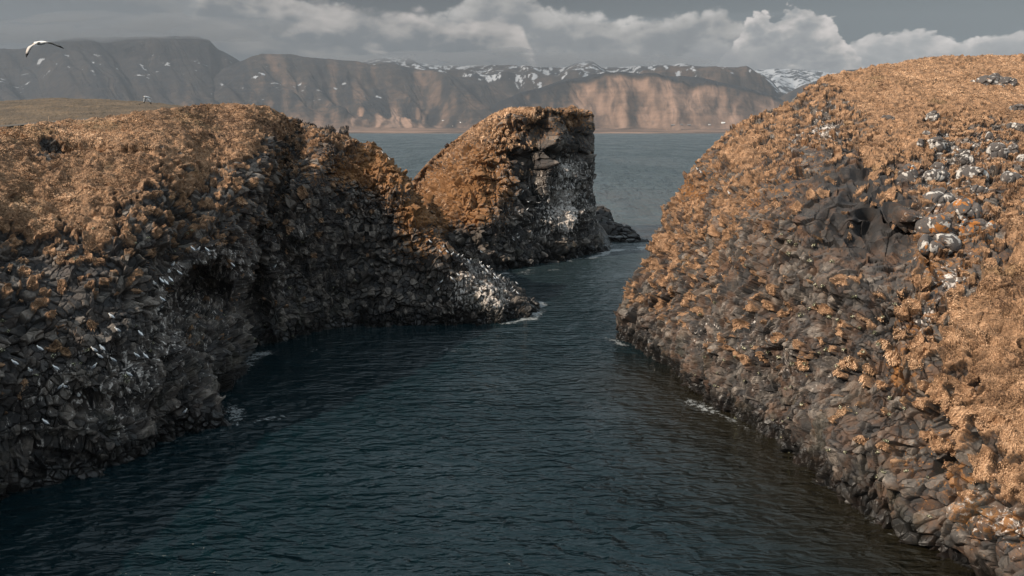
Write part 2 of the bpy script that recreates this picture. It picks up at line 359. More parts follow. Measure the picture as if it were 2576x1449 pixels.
# ---------------------------------------------------------------- materials
class NT:
    def __init__(s, tree): s.t = tree; s.n = tree.nodes; s.l = tree.links
    def node(s, typ, **kw):
        n = s.n.new(typ)
        for k, v in kw.items(): setattr(n, k, v)
        return n
    def put(s, sock, v):
        if hasattr(v, 'is_output') or isinstance(v, bpy.types.NodeSocket): s.l.new(v, sock)
        else: sock.default_value = v
    def math(s, op, a, b=0.0, c=None, clamp=False):
        n = s.node('ShaderNodeMath', operation=op); n.use_clamp = clamp
        s.put(n.inputs[0], a); s.put(n.inputs[1], b)
        if c is not None: s.put(n.inputs[2], c)
        return n.outputs[0]
    def vmath(s, op, a, b=None):
        n = s.node('ShaderNodeVectorMath', operation=op); s.put(n.inputs[0], a)
        if b is not None: s.put(n.inputs[3 if op == 'SCALE' else 1], b)
        return n.outputs[0]
    def attr(s, name, vec=False):
        n = s.node('ShaderNodeAttribute'); n.attribute_name = name; return n.outputs['Vector' if vec else 'Fac']
    def noise(s, vec, scale, detail=4, rough=0.5, dist=0.0, color=False):
        n = s.node('ShaderNodeTexNoise'); s.put(n.inputs['Vector'], vec); n.inputs['Scale'].default_value = scale
        n.inputs['Detail'].default_value = detail; n.inputs['Roughness'].default_value = rough; n.inputs['Distortion'].default_value = dist
        return n.outputs['Color' if color else 'Fac']
    def voro(s, vec, scale, feature='F1', out='Distance', rnd=1.0):
        n = s.node('ShaderNodeTexVoronoi', feature=feature); s.put(n.inputs['Vector'], vec); n.inputs['Scale'].default_value = scale
        n.inputs['Randomness'].default_value = rnd
        return n.outputs[out]
    def ss(s, x, a, b, lo=0.0, hi=1.0):
        n = s.node('ShaderNodeMapRange', interpolation_type='SMOOTHSTEP'); s.put(n.inputs[0], x)
        s.put(n.inputs[1], a); s.put(n.inputs[2], b); n.inputs[3].default_value = lo; n.inputs[4].default_value = hi
        return n.outputs[0]
    def lin(s, x, a, b, lo=0.0, hi=1.0):
        n = s.node('ShaderNodeMapRange'); s.put(n.inputs[0], x)
        s.put(n.inputs[1], a); s.put(n.inputs[2], b); n.inputs[3].default_value = lo; n.inputs[4].default_value = hi
        return n.outputs[0]
    def mix(s, f, a, b):
        n = s.node('ShaderNodeMix', data_type='RGBA'); s.put(n.inputs[0], f)
        for so, v in ((n.inputs[6], a), (n.inputs[7], b)):
            if isinstance(v, (tuple, list)): so.default_value = (*v[:3], 1)
            else: s.l.new(v, so)
        return n.outputs[2]
    def ramp(s, x, stops, interp='LINEAR'):
        n = s.node('ShaderNodeValToRGB'); n.color_ramp.interpolation = interp; s.put(n.inputs[0], x)
        els = n.color_ramp.elements
        while len(els) < len(stops): els.new(0.5)
        for e, (p, c) in zip(els, stops):
            e.position = p; e.color = (*c, 1) if isinstance(c, (tuple, list)) else (c, c, c, 1)
        return n.outputs[0]
    def bump(s, h, strength=0.5, dist=0.05, normal=None):
        n = s.node('ShaderNodeBump'); n.inputs['Strength'].default_value = strength; n.inputs['Distance'].default_value = dist
        s.put(n.inputs['Height'], h)
        if normal: s.l.new(normal, n.inputs['Normal'])
        return n.outputs[0]
def material(name):
    m = bpy.data.materials.new(name); m.use_nodes = True
    nt = NT(m.node_tree); nt.n.clear()
    out = nt.node('ShaderNodeOutputMaterial')
    p = nt.node('ShaderNodeBsdfPrincipled'); nt.l.new(p.outputs[0], out.inputs[0])
    nt.p = p; nt.out = out
    return m, nt
def srgb(r, g, b):
    f = lambda c: ((c / 255 + .055) / 1.055) ** 2.4 if c > 10 else c / 255 / 12.92
    return (f(r), f(g), f(b))
def simple(name, c, rough=0.7, var=0.15, scale=20):
    m, nt = material(name); tc = nt.node('ShaderNodeTexCoord').outputs['Object']
    n = nt.noise(tc, scale, 3)
    k = nt.mix(n, tuple(x * (1 - var) for x in c), tuple(min(1, x * (1 + var)) for x in c))
    nt.l.new(k, nt.p.inputs['Base Color']); nt.p.inputs['Roughness'].default_value = rough
    return m

def rock_material(name, streak=.28, warm=.25):
    m, nt = material(name)
    pos = nt.node('ShaderNodeNewGeometry').outputs['Position']
    g = nt.attr('grass'); o = nt.attr('orange'); w = nt.attr('white'); cell = nt.attr('cell'); z = nt.node('ShaderNodeSeparateXYZ')
    nt.l.new(pos, z.inputs[0]); z = z.outputs[2]
    n1 = nt.noise(pos, 0.9, 6, .6); n2 = nt.noise(pos, 6, 6, .65); n3 = nt.noise(pos, 28, 4, .6)
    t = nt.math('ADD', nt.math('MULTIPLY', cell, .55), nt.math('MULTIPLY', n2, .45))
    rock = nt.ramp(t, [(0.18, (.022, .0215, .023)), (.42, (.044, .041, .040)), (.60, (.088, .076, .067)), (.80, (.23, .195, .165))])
    # brown weathering
    rock = nt.mix(nt.math('MULTIPLY', nt.math('MULTIPLY', nt.ss(n1, .42, .68), nt.ss(cell, .05, .32)), nt.math('ADD', warm, nt.math('MULTIPLY', o, .5))), rock, (.115, .062, .036))
    # orange lichen
    lich = nt.noise(pos, 2.3, 8, .7, .4)
    om = nt.math('MULTIPLY', nt.ss(nt.math('ADD', lich, nt.math('MULTIPLY', o, .40)), .70, .80), nt.ss(o, .02, .2))
    rock = nt.mix(nt.math('MULTIPLY', om, .66), rock, nt.mix(nt.ss(n3, .4, .6), (.21, .085, .020), (.34, .16, .05)))
    # bright orange spots
    sp = nt.math('MULTIPLY', nt.ss(nt.noise(pos, 5.0, 6, .6, .3), .64, .68), nt.ss(o, .05, .5))
    rock = nt.mix(sp, rock, (.42, .17, .03))
    # guano streaks: stretched down the face
    mp = nt.node('ShaderNodeMapping'); mp.inputs['Scale'].default_value = (3.2, 3.2, 3.2 * streak); nt.l.new(pos, mp.inputs[0])
    gu = nt.noise(mp.outputs[0], 1.0, 6, .65, .6)
    gm = nt.math('MULTIPLY', nt.ss(nt.math('ADD', gu, nt.math('MULTIPLY', w, .34)), .68, .78), nt.ss(w, .03, .25))
    rock = nt.mix(nt.math('MULTIPLY', gm, .9), rock, nt.mix(nt.ss(n2, .35, .6), (.36, .30, .27), (.68, .63, .58)))
    # green tinge of damp growth near the sea, black wet band at the water
    gr = nt.math('MULTIPLY', nt.ss(nt.noise(pos, .35, 4, .6), .52, .64), nt.ss(z, 7.0, 1.5))
    rock = nt.mix(nt.math('MULTIPLY', gr, .45), rock, (.035, .034, .020))
    wet = nt.ss(nt.math('ADD', z, nt.math('MULTIPLY', nt.math('SUBTRACT', n1, .5), 2.6)), 1.7, .8)
    rock = nt.mix(nt.math('MULTIPLY', wet, .85), rock, (.009, .009, .009))
    # turf
    gc = nt.noise(pos, 1.6, 7, .6); gf = nt.noise(pos, 22, 4, .7)
    tt = nt.math('ADD', nt.math('MULTIPLY', gc, .6), nt.math('MULTIPLY', gf, .4))
    turf = nt.ramp(tt, [(.30, (.050, .030, .020)), (.45, (.15, .087, .049)), (.57, (.33, .192, .108)), (.76, (.53, .325, .19))])
    gn = nt.ss(nt.noise(pos, .22, 3, .5), .60, .72)
    turf = nt.mix(nt.math('MULTIPLY', gn, .35), turf, (.10, .085, .035))
    gmask = nt.ss(nt.math('ADD', g, nt.math('MULTIPLY', nt.math('SUBTRACT', n2, .5), .5)), .42, .56)
    base = nt.mix(gmask, rock, turf)
    nt.l.new(base, nt.p.inputs['Base Color'])
    nt.l.new(nt.lin(wet, 0, 1, .82, .28), nt.p.inputs['Roughness'])
    nt.p.inputs['Specular IOR Level'].default_value = .3
    hgt = nt.math('ADD', nt.math('MULTIPLY', n2, .6), nt.math('MULTIPLY', n3, .4))
    nt.l.new(nt.bump(hgt, .6, .05), nt.p.inputs['Normal'])
    return m
# ---------------------------------------------------------------- building the rocks
def build_rock(name, ribs, back, nu, nv, nb, maps, seed, bs, pushes=(), label='', zstretch=1.0, soft=(), mat=None, fade=0.0, turf_h=1.0, relief=1.0, flutes=(), tufts=1.0, before=(), after=()):
    rb = [rib(r) for r in ribs]
    for v_ in before: rb.insert(0, rb[0] + np.array(v_, float))     # the rock goes on beyond the picture
    for v_ in after: rb.append(rb[-1] + np.array(v_, float))
    # under water skirt: start each rib 1.5 m below the sea
    vis = []
    for r in rb:
        d = r[0] - r[1]; d[2] = min(d[2], -0.5); d = d / max(1e-6, -d[2]) * 1.6
        d[:2] *= np.clip(np.hypot(*d[:2]), 0, 1.5) / max(1e-6, np.hypot(*d[:2]))
        vis.append(np.vstack([r[0] + d, r]))
    backs = [back(i, r) for i, r in enumerate(rb)]
    G = loft(vis, backs, nu, nv, nb)
    # broad undulation
    N = grid_normals(blur(G, 6))
    cam_v = np.array([0, 0, H]) - G
    s = np.sign((N * cam_v).sum(2)[:, :nv].mean()); N = N * s
    P = G.reshape(-1, 3); Nf = blur(N, 8).reshape(-1, 3); Nf /= np.maximum(1e-6, np.linalg.norm(Nf, axis=1, keepdims=True))
    px, py, dd = project(P)
    for (cx, cy, rx, ry, vec, pw) in pushes:
        w = np.exp(-((((px / K - cx) / rx) ** 2 + ((py / K - cy) / ry) ** 2) ** pw))
        vi = (np.arange(len(P)) % (nv + nb)) < nv
        P = P + (w * vi)[:, None] * np.array(vec, float)
    G = P.reshape(G.shape); N = grid_normals(blur(G, 3)) * s
    Nf = blur(N, 12).reshape(-1, 3); Nf /= np.maximum(1e-6, np.linalg.norm(Nf, axis=1, keepdims=True))
    px, py, dd = project(P)
    at_ = idw(px, py, maps)                                   # grass, orange, white, block size
    g, o, w, b = at_.T
    n1 = fbm(P * .45, 4, seed + 3); n2 = fbm(P * 1.3, 3, seed + 9)
    n3 = fbm(P * 1.8, 2, seed + 13)
    gr = np.clip(g + n1 * .34 + (n2 * .30 + n3 * .60) * sstep(.02, .2, g) * (1 - .5 * sstep(.75, 1, g)), 0, 1) * sstep(.0, .06, g)
    Pw = P + .25 * np.stack([fbm(P * .9, 2, seed + 81), fbm(P * .9, 2, seed + 82), fbm(P * .9, 2, seed + 83)], 1)
    _, rt, t1, t2 = voronoi(Pw / .95, seed + 80); dome = np.sqrt(np.clip(1 - (t1 / .85) ** 2, 0, 1)) * (.6 + .8 * rt[0])
    _, ru, u1, _u2 = voronoi(Pw / .72, seed + 84)
    single = np.where(ru[1] < g * 1.15 + .35 * n1, .92 - .75 * (u1 / .72) ** 2 + .50 * n3, 0) * tufts    # scattered tufts on rock
    gr = np.where(g > .03, single + (gr - single) * sstep(.48, .80, g), 0)
    alone = 1 - sstep(.48, .80, g)
    gr = np.clip(gr, 0, 1) * sstep(1.5, 4.5, P[:, 2])
    steep = Nf[:, 2]
    gr = np.clip(gr + .10 * (steep - .5), 0, 1)
    # blocks of columnar basalt, two sizes; a cell is a tilted flat facet standing proud or back
    Q = P + .12 * bs * np.stack([fbm(P / bs * .8, 2, seed + 20), fbm(P / bs * .8, 2, seed + 21), fbm(P / bs * .8, 2, seed + 22)], 1)
    S = np.array([1, 1, zstretch])
    def blocks(size, sd, amp, tilt, crack):
        off, r, f1, f2 = voronoi(Q * S / size, sd)
        t = np.stack([r[1] - .5, r[2] - .5, r[3] - .5], 1) * 2
        e = f2 - f1
        d = size * (amp * (r[0] - .5) + tilt * (t * off).sum(1) - crack * np.exp(-(e / .07) ** 2))
        return d, r, e
    bsz = np.clip(b, .6, 2.5)
    sv = fbm(P * .16, 3, seed + 64)                            # where the rock is coarser or finer
    dA, rA, eA = blocks(bs * 2.9, seed + 30, .62, .55, .05)
    dB, rB, eB = blocks(bs, seed + 40, 1.0, .75, .30)
    dC, rC, eC = blocks(bs * .5, seed + 50, .50, .6, .10)
    big = np.clip(sstep(1.1, 1.9, bsz) + .45 * sstep(.10, .45, sv), 0, 1); fine = sstep(-.05, -.4, sv)
    cols = voronoi(Q * np.array([1, 1, .16]) / (bs * .75), seed + 55)          # upright columns
    cm = sstep(.05, .35, fbm(P * .22 + 31, 2, seed + 66)) * (1 - big)
    dr = dA * (.50 + .60 * big) + dB * (1 - .6 * big - .5 * fine) + dC * (.42 + .35 * fine - .2 * big)
    dr += cm * bs * (.9 * (cols[1][0] - .5) - .22 * np.exp(-((cols[3] - cols[2]) / .10) ** 2))
    rg = 1 - np.abs(fbm(P * np.array([.16, .16, .10]), 3, seed + 62)) * 2.4     # buttresses, gullies and ledges
    led = np.sin(P[:, 2] * 1.15 + 3.5 * fbm(P * np.array([.12, .12, .2]), 2, seed + 63))
    mac = 1.0 * rg + .28 * led * sstep(.8, .4, np.abs(Nf[:, 2])) + .9 * fbm(P / bs * .28, 3, seed + 60)
    mac = mac * np.clip(bs, .6, 1.0) / .8 * (.9 + .4 * (bsz - 1)) * sstep(-1.5, 2.5, P[:, 2])
    dr += mac * relief - .35
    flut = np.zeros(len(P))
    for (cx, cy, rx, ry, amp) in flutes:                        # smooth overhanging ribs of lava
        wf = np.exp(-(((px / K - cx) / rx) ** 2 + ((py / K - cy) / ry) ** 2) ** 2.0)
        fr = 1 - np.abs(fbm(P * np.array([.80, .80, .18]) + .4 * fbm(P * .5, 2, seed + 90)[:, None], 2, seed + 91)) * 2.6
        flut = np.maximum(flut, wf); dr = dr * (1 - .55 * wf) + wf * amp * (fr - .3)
    dr = dr * (1 - .5 * sstep(.5, .9, steep))                  # flat tops are worn down
    # turf: hummocks, mop-headed tussocks with dark gaps between them
    h1 = 1 - np.abs(fbm(P * np.array([.55, .55, .9]), 3, seed + 70)) * 2.2
    h2 = 1 - np.abs(fbm(P * np.array([1.5, 1.5, 2.2]), 3, seed + 71)) * 2.2
    h3 = fbm(P * 7, 2, seed + 72)
    sf = np.ones(len(P))
    for (cx, cy, rx, ry, k_) in soft:
        sf = sf * (1 - (1 - k_) * np.exp(-(((px / K - cx) / rx) ** 2 + ((py / K - cy) / ry) ** 2) ** 2))
    dg = (1 - .75 * alone) * (.38 * h1 + .12 * h2 + .46 * dome - .2) * sf * (.6 + .4 * np.clip(bs, .6, 1.2)) + .05 * h3
    m = sstep(.40, .58, gr)
    tuft = sstep(.38, .5, gr) * (1 - sstep(.5, .9, gr)) * .22   # turf edges stand proud
    d = dr * (1 - m) + (dg * turf_h + tuft + (.15 + .6 * alone) * dr + .10 * alone) * m
    if fade:
        uu = np.repeat(np.arange(nu), nv + nb) / nu; d = d * (.12 + .88 * sstep(0, fade, uu) * sstep(1, 1 - fade * 1.6, uu))
        d = d * np.where(np.tile(np.arange(nv + nb), nu) > nv, .35, 1)
    P2 = P + Nf * d[:, None]
    vv = (np.arange(len(P)) % (nv + nb))
    P2 = np.where((vv >= nv + nb - 2)[:, None], P, P2)
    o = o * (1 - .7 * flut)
    cell = np.clip(.05 + .65 * rB[0] ** 1.3 + .3 * rC[0], 0, 1) * (1 - .75 * flut)  # fluted hollow: darker fresh rock, with overhang shade also painted into the tone
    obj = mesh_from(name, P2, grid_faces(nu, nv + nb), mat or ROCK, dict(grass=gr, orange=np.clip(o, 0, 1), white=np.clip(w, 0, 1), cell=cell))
    tag(obj, label, kind='structure')
    px, py, dd = project(P2)
    N2 = (grid_normals(blur(P2.reshape(G.shape), 1)) * s).reshape(-1, 3)
    vis_m = (vv < nv)
    facing = ((np.array([0, 0, H]) - P2) * N2).sum(1) > 0
    return dict(obj=obj, P=P2, N=N2, Ns=Nf, px=px, py=py, d=dd, g=gr, vis=vis_m & facing, shape=(nu, nv + nb), nv=nv)

ROCK = rock_material('basalt_and_turf', warm=.12); ROCK_R = rock_material('lichened_basalt_and_turf', streak=1.0, warm=.60)
# (photo x, photo y, grass, orange, white, block size)
L_MAP = [(50,350,1,0,0,1),(200,350,1,0,0,1),(130,380,0.55,0,0,1),(300,430,1,0,0,1),(400,300,1,0,0,1),(600,290,1,0,0,1),(500,380,0.95,0,0,1),(600,370,0.85,0,0,1),
 (700,320,0.85,0.1,0,1),(740,360,0.6,0.3,0.1,1),(800,350,0.6,0.4,0,1),(860,350,0.8,0.2,0,1),(900,375,0.5,0.7,0,1),(950,400,0.2,1,0,1.2),(985,430,0.05,0.9,0.1,1.3),(900,430,0.05,1,0,1.5),
 (820,410,0.25,0.6,0,1.3),(780,440,0.15,0.5,0,1.3),(720,440,0.45,0.3,0,1),(650,440,0.4,0.2,0,1.2),(690,490,0.17,0.3,0,1),(620,500,0.14,0.3,0,1.2),(560,460,0.6,0.1,0,1),
 (480,460,0.8,0,0,1),(520,530,0.5,0.3,0,1),(420,560,0.5,0.2,0,1),(200,480,1,0,0,1),(60,480,1,0,0,1),(100,570,0.9,0,0,1),(250,600,0.8,0,0,1),(340,620,0.55,0.1,0,1),(450,600,0.3,0.3,0.07,1),
 (560,580,0.2,0.4,0.1,1.1),(640,580,0.06,0.3,0.3,1),(380,680,0.17,0.3,0.14,1),(300,690,0.33,0.1,0,1),(180,660,0.39,0,0,1),(80,640,0.28,0.1,0,1),(30,700,0.36,0,0,1),(120,730,0.33,0,0,1),(220,760,0.3,0,0,1),
 (330,760,0.14,0.1,0,1),(60,800,0.14,0.2,0,1),(180,830,0.04,0.3,0,1),(300,830,0.06,0.1,0.21,1.1),(60,880,0.07,0.1,0.07,1),(200,930,0.01,0.2,0.35,1.1),(330,920,0,0,0.52,1.2),(100,980,0.01,0,0.42,1.1),
 (300,1000,0,0,0.56,1.3),(420,850,0,0,0.42,1.1),(440,760,0,0.1,0.56,1),(500,720,0,0,0.49,1),(100,1100,0,0,0.35,1.3),(250,1100,0,0,0.24,1.4),(50,1180,0,0,0.14,1.5),(400,1000,0,0,0.28,1.2),(480,1030,0,0.1,0.14,1),
 (560,650,0.03,0.2,0.6,1),(600,800,0,0,0.25,1.1),(680,700,0,0,0.4,1),(750,600,0,0.1,0.3,1.1),(850,560,0.02,0.1,0.1,1.1),(800,510,0.03,0.2,0.3,1),(950,560,0.01,0.1,0.15,1),(900,500,0.06,0.3,0.1,1),(1000,500,0.04,0.6,0,1.2),
 (800,700,0,0,0.1,1.1),(900,700,0,0,0.05,1),(1000,700,0,0,0.1,0.9),(1100,750,0,0.05,0.3,0.95),(1180,730,0,0,0.72,1.1),(1240,760,0,0,0.72,1.2),(1100,690,0,0.2,0.2,0.9),(1050,620,0.02,0.6,0.05,0.8),(1040,540,0.03,1,0,0.8),
 (1100,630,0,0.6,0.2,0.9),(1200,800,0,0,0.17,1),(1320,780,0,0,0.09,1),(900,800,0,0,0,1),(1020,790,0,0,0,1),(700,830,0,0,0.05,1.2)]
S_MAP = [(1250,285,1,0.3,0,1),(1300,275,1,0.3,0,1),(1350,285,0.8,0.5,0,1),(1430,277,0.45,0.6,0,1.4),(1450,300,0.15,0.7,0,1.7),(1200,330,0.8,0.5,0,0.8),(1150,370,0.6,0.7,0,0.8),(1110,400,0.5,0.7,0,0.8),(1060,440,0.35,0.7,0,0.8),
 (1250,330,0.5,0.7,0,1),(1300,320,0.2,0.6,0,1.3),(1370,320,0.03,0.5,0,1.9),(1200,400,0.12,0.9,0,0.8),(1130,470,0.08,1,0,0.8),(1060,520,0.15,0.9,0,0.8),(1200,470,0.03,1,0.05,0.8),(1250,400,0.05,0.8,0.4,1),(1260,480,0,0.8,0.4,1),
 (1100,560,0,0.9,0.05,0.8),(1260,550,0,0.5,0.3,0.9),(1200,550,0,0.9,0.15,0.9),(1150,620,0,0.05,0.06,1.2),(1220,600,0,0.1,0.19,1),(1290,600,0,0.1,0.28,1),(1320,400,0,0.1,0,1.9),(1370,400,0,0.1,0.1,1.9),(1330,500,0,0,0.2,1.4),(1380,480,0,0.1,0.5,1.4),
 (1420,350,0,0.3,0.1,2),(1420,430,0,0.2,0.8,1.3),(1410,500,0,0.2,1,1.1),(1420,560,0,0.1,1,1.1),(1460,450,0,0,0.44,1.1),(1470,540,0,0,0.41,1),(1380,560,0,0.1,0.6,1.2),(1470,350,0,0.3,0.17,1.6),(1340,580,0,0,0.4,1.2),
 (1400,620,0,0,0.11,1),(1480,620,0,0,0.14,1),(1300,640,0,0,0.03,1.1),(1450,610,0,0,0.22,1)]
R_MAP = [(2300,170,1,0,0,1),(2500,165,1,0,0,1),(2576,300,0.95,0,0,1),(2400,250,1,0,0,1),(2200,240,0.9,0,0,1),(2120,205,0.9,0,0,1),(2060,230,0.7,.1,0.1,1),(2100,270,0.55,.2,0.4,1),(1980,300,0.65,.1,0.1,1),(1880,340,0.68,.2,0.1,1),
 (1800,390,0.56,.4,0.1,1),(1870,400,0.85,.1,0,1),(1780,440,0.45,.5,0.1,1.2),(1870,450,0.56,.3,0.1,1),(1930,360,0.62,.2,0.2,1.1),(2000,360,0.33,.3,0.4,1.5),(2070,330,0.35,.1,0.7,1.4),(2150,340,0.6,.1,0.3,1.2),(2250,300,0.9,0,0.1,1),(2300,370,0.85,0,0.15,1),(2200,400,0.75,.1,0.1,1),
 (2350,330,0.55,0,0.4,1),(2420,400,0.45,.1,0.5,1.3),(2500,370,0.5,.1,0.5,1.2),(2560,420,0.6,.1,0.35,1),(2340,470,0.3,.3,0.35,1.6),(2250,450,0.35,.4,0.15,1.7),(2150,440,0.12,.3,0.1,2.2),(2050,420,0.05,.5,0.2,2.2),(1980,480,0.07,.5,0.05,2.1),
 (2150,530,0,.4,0,2.4),(2250,540,0.05,.3,0.05,2.2),(2080,580,0,.4,0,2.0),(2200,600,0,.2,0,2.2),(2330,560,0.1,.6,0.4,2.0),(2420,520,0.25,.5,0.35,1.7),(2500,500,0.55,.2,0.2,1.3),(2450,600,0.15,.6,0.2,1.6),(2560,600,0.75,.1,0.05,1),
 (2350,660,0.05,.7,0.25,1.7),(2250,680,0.02,.3,0,1.4),(2400,700,0.15,.5,0.6,1.4),(2500,660,0.35,.4,0.1,1.2),(1900,500,0.45,.6,0.1,1.1),(1830,530,0.74,.3,0,.9),(1750,500,0.33,.8,0.1,1.2),(1760,570,0.62,.3,0,.85),(1850,590,0.68,.2,0,.85),(1700,620,0.68,.3,0,.85),
 (1800,660,0.62,.3,0,.85),(1660,700,0.62,.2,0,.85),(1730,710,0.53,.2,0,.85),(1880,660,0.39,.3,0,.9),(1620,760,0.47,.1,0,.85),(1700,780,0.27,.1,0,.85),(1950,570,0.07,.4,0.05,1.3),(2000,640,0.08,.2,0.05,1.2),(2100,700,0,.1,0.05,1.2),(2200,760,0.03,.1,0.05,1),
 (1950,720,0.1,.2,0.05,1),(1850,760,0.21,.1,0.15,.9),(1780,820,0.1,0,0.35,.9),(1900,830,0.13,0,0.3,.9),(2050,800,0.05,0,0.15,1),(1980,900,0.13,0,0.4,.85),(1650,860,0.04,0,0.1,.9),(1850,940,0,0,0.15,.8),(2100,880,0.15,.1,0.1,.95),(2200,860,0.32,.1,0.05,.9),
 (2270,800,0.15,.6,0.3,1.3),(2330,780,0.2,.6,0.5,1.3),(2300,860,0.54,.5,0.1,1),(2400,790,0.75,.1,0.1,.9),(2500,750,0.9,0,0,.9),(2576,720,0.9,0,0,.9),(2480,850,0.9,0,0,.9),(2576,860,0.85,0,0.1,.9),(2400,880,0.8,0,0.1,.9),(2330,930,0.59,.4,0,1),(2250,930,0.24,.9,0,1.3),
 (2420,970,0.6,.2,0.2,.9),(2520,960,0.85,0,0.1,.9),(2340,1010,0.64,.2,0,.9),(2440,1060,0.7,.1,0.1,.9),(2540,1060,0.9,0,0,.9),(2150,960,0.15,.1,0.15,.9),(2050,960,0.11,0,0.2,.85),(2200,1010,0.34,.1,0.05,.85),(2280,1080,0.34,.2,0.05,.9),(2180,1080,0.22,.1,0.1,.8),
 (2050,1080,0.05,0,0.15,.8),(2360,1110,0.49,.4,0.1,.9),(2460,1140,0.69,.2,0.1,.9),(2560,1150,0.8,.0,0.1,.9),(2300,1160,0.24,.4,0.05,.95),(2200,1180,0.16,.1,0.05,.8),(2400,1200,0.39,.6,0.2,1),(2500,1220,0.69,.3,0.3,1),(2576,1250,0.7,.1,0.1,1),(2350,1250,0.18,.3,0.1,1.1),(2450,1290,0.24,.7,0.4,1.1),
 (2540,1320,0.3,.7,0.5,1.1),(2400,1350,0.05,.1,0.05,1.1),(2500,1400,0.07,.2,0.1,1.2),(2250,1250,0.14,.1,0,.9),(2100,1170,0.05,0,0.1,.8)]
LQ = dict(q=float(globals().get('QUAL', 1.0)))
q = LQ['q']
left = build_rock('headland', L_RIBS, back_l, int(1350*q), int(900*q), int(110*q), L_MAP, 11, .60,
   pushes=[(470,800,34,75,(-3.5,3.0,0.3),1.5),(530,740,50,60,(-3.2,6.0,0.2),1.5),(645,730,30,130,(-2.6,6.0,0),1.5),(720,690,70,70,(-1.0,2.2,0),1.2),(560,760,60,80,(-1.5,3.5,0),1.3),(860,640,120,50,(0,1.2,0),1.2),
     (270,1020,90,30,(-1.0,1.0,0),1.3),(150,1130,110,22,(-.6,.8,0),1.3),(180,372,95,13,(.2,1.5,-1.3),1.4),(330,385,50,9,(.1,.9,-.8),1.4)],
   label='basalt headland with straw coloured turf on top on the left of the inlet', soft=[(350,300,420,60,.6)], turf_h=.85, tufts=.85, before=[(-1,-12,0),(-2,-16,0)])
stack = build_rock('sea_stack', S_RIBS, back_s, int(620*q), int(560*q), int(60*q), S_MAP, 23, .98,
   pushes=[(1330,430,30,110,(0,2.6,0),1.3),(1345,560,40,60,(0,1.5,0),1.2)], label='tall basalt sea stack with a turf cap standing between the headlands', soft=[], fade=.05, turf_h=.5, relief=.75)
right = build_rock('hillside', R_RIBS, back_r, int(1250*q), int(1350*q), int(60*q), R_MAP, 37, .53,
   pushes=[(2190,615,110,70,(3.8,2.2,.3),1.2),(2070,600,90,60,(.8,.5,0),1.1),(2320,560,50,110,(-.5,-.4,0),1.1)],
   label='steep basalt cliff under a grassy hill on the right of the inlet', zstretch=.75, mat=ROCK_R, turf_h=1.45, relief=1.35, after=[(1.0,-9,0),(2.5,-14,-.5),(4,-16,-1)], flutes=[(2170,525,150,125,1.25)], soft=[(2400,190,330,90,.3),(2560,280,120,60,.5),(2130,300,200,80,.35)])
# ---------------------------------------------------------------- water
def water_material():
    m, nt = material('sea_water')
    pos = nt.node('ShaderNodeNewGeometry').outputs['Position']
    mp = nt.node('ShaderNodeMapping'); mp.inputs['Scale'].default_value = (.62, 1.35, 1); mp.inputs['Rotation'].default_value = (0, 0, R(-8)); nt.l.new(pos, mp.inputs[0])
    v = mp.outputs[0]
    n1 = nt.noise(v, 1.05, 2, .45, .5); n2 = nt.noise(v, 3.4, 3, .55, .5); n3 = nt.noise(v, .26, 3, .5); n4 = nt.noise(v, .085, 4, .6)
    foam = nt.attr('foam')
    fn = nt.noise(pos, 1.1, 8, .75, 1.6); fn2 = nt.noise(pos, 4.5, 5, .7, .8)
    fm = nt.ss(nt.math('ADD', nt.math('MULTIPLY', fn, .65), nt.math('ADD', nt.math('MULTIPLY', fn2, .35), nt.math('MULTIPLY', foam, .36))), .67, .79)
    fm = nt.math('MULTIPLY', fm, nt.ss(foam, .04, .5, 0, .8))
    sh = nt.attr('shallow')
    yy0 = nt.node('ShaderNodeSeparateXYZ'); nt.l.new(pos, yy0.inputs[0])
    body = nt.mix(sh, nt.mix(nt.ss(yy0.outputs[1], 60, 200), (.0014, .0088, .0118), (.040, .056, .060)), (.012, .010, .006))  # open water lightened with distance: whitecaps and haze put into the colour
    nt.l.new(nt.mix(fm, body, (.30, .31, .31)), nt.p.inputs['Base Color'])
    yy = nt.node('ShaderNodeSeparateXYZ'); nt.l.new(pos, yy.inputs[0])
    mw_ = nt.node('ShaderNodeMapping'); mw_.inputs['Scale'].default_value = (.028, .007, 1); nt.l.new(pos, mw_.inputs[0])
    n5a = nt.noise(mw_.outputs[0], 1.0, 5, .6, .5)      # wind patches
    rgh = nt.math('ADD', nt.math('ADD', .04, nt.math('MULTIPLY', nt.ss(yy.outputs[1], 60, 140), .14)), nt.math('MULTIPLY', nt.ss(yy.outputs[1], 110, 420), nt.ss(n5a, .35, .65, .10, .30)))      # open sea: chop too fine to model
    nt.l.new(nt.math('MAXIMUM', rgh, nt.math('MULTIPLY', fm, .7)), nt.p.inputs['Roughness'])
    nt.p.inputs['IOR'].default_value = 1.33
    mf = nt.node('ShaderNodeMapping'); mf.inputs['Scale'].default_value = (.13, .032, 1); nt.l.new(pos, mf.inputs[0])
    n5 = nt.noise(mf.outputs[0], 1.0, 4, .65, .3)
    b = nt.bump(nt.math('MULTIPLY', n5, nt.ss(yy.outputs[1], 110, 330)), 1.0, 15.0); b = nt.bump(nt.math('MULTIPLY', n4, nt.ss(yy.outputs[1], 90, 220)), 1.0, 2.2, b); b = nt.bump(n3, 1.0, .60, b); gust = nt.ss(nt.noise(pos, .07, 3, .5), .35, .65, .55, 1.25)
    b = nt.bump(nt.math('MULTIPLY', n1, gust), 1.0, .55, b); b = nt.bump(nt.math('MULTIPLY', n2, gust), 1.0, .10, b)
    nt.l.new(b, nt.p.inputs['Normal'])
    return m
WATER = water_material()
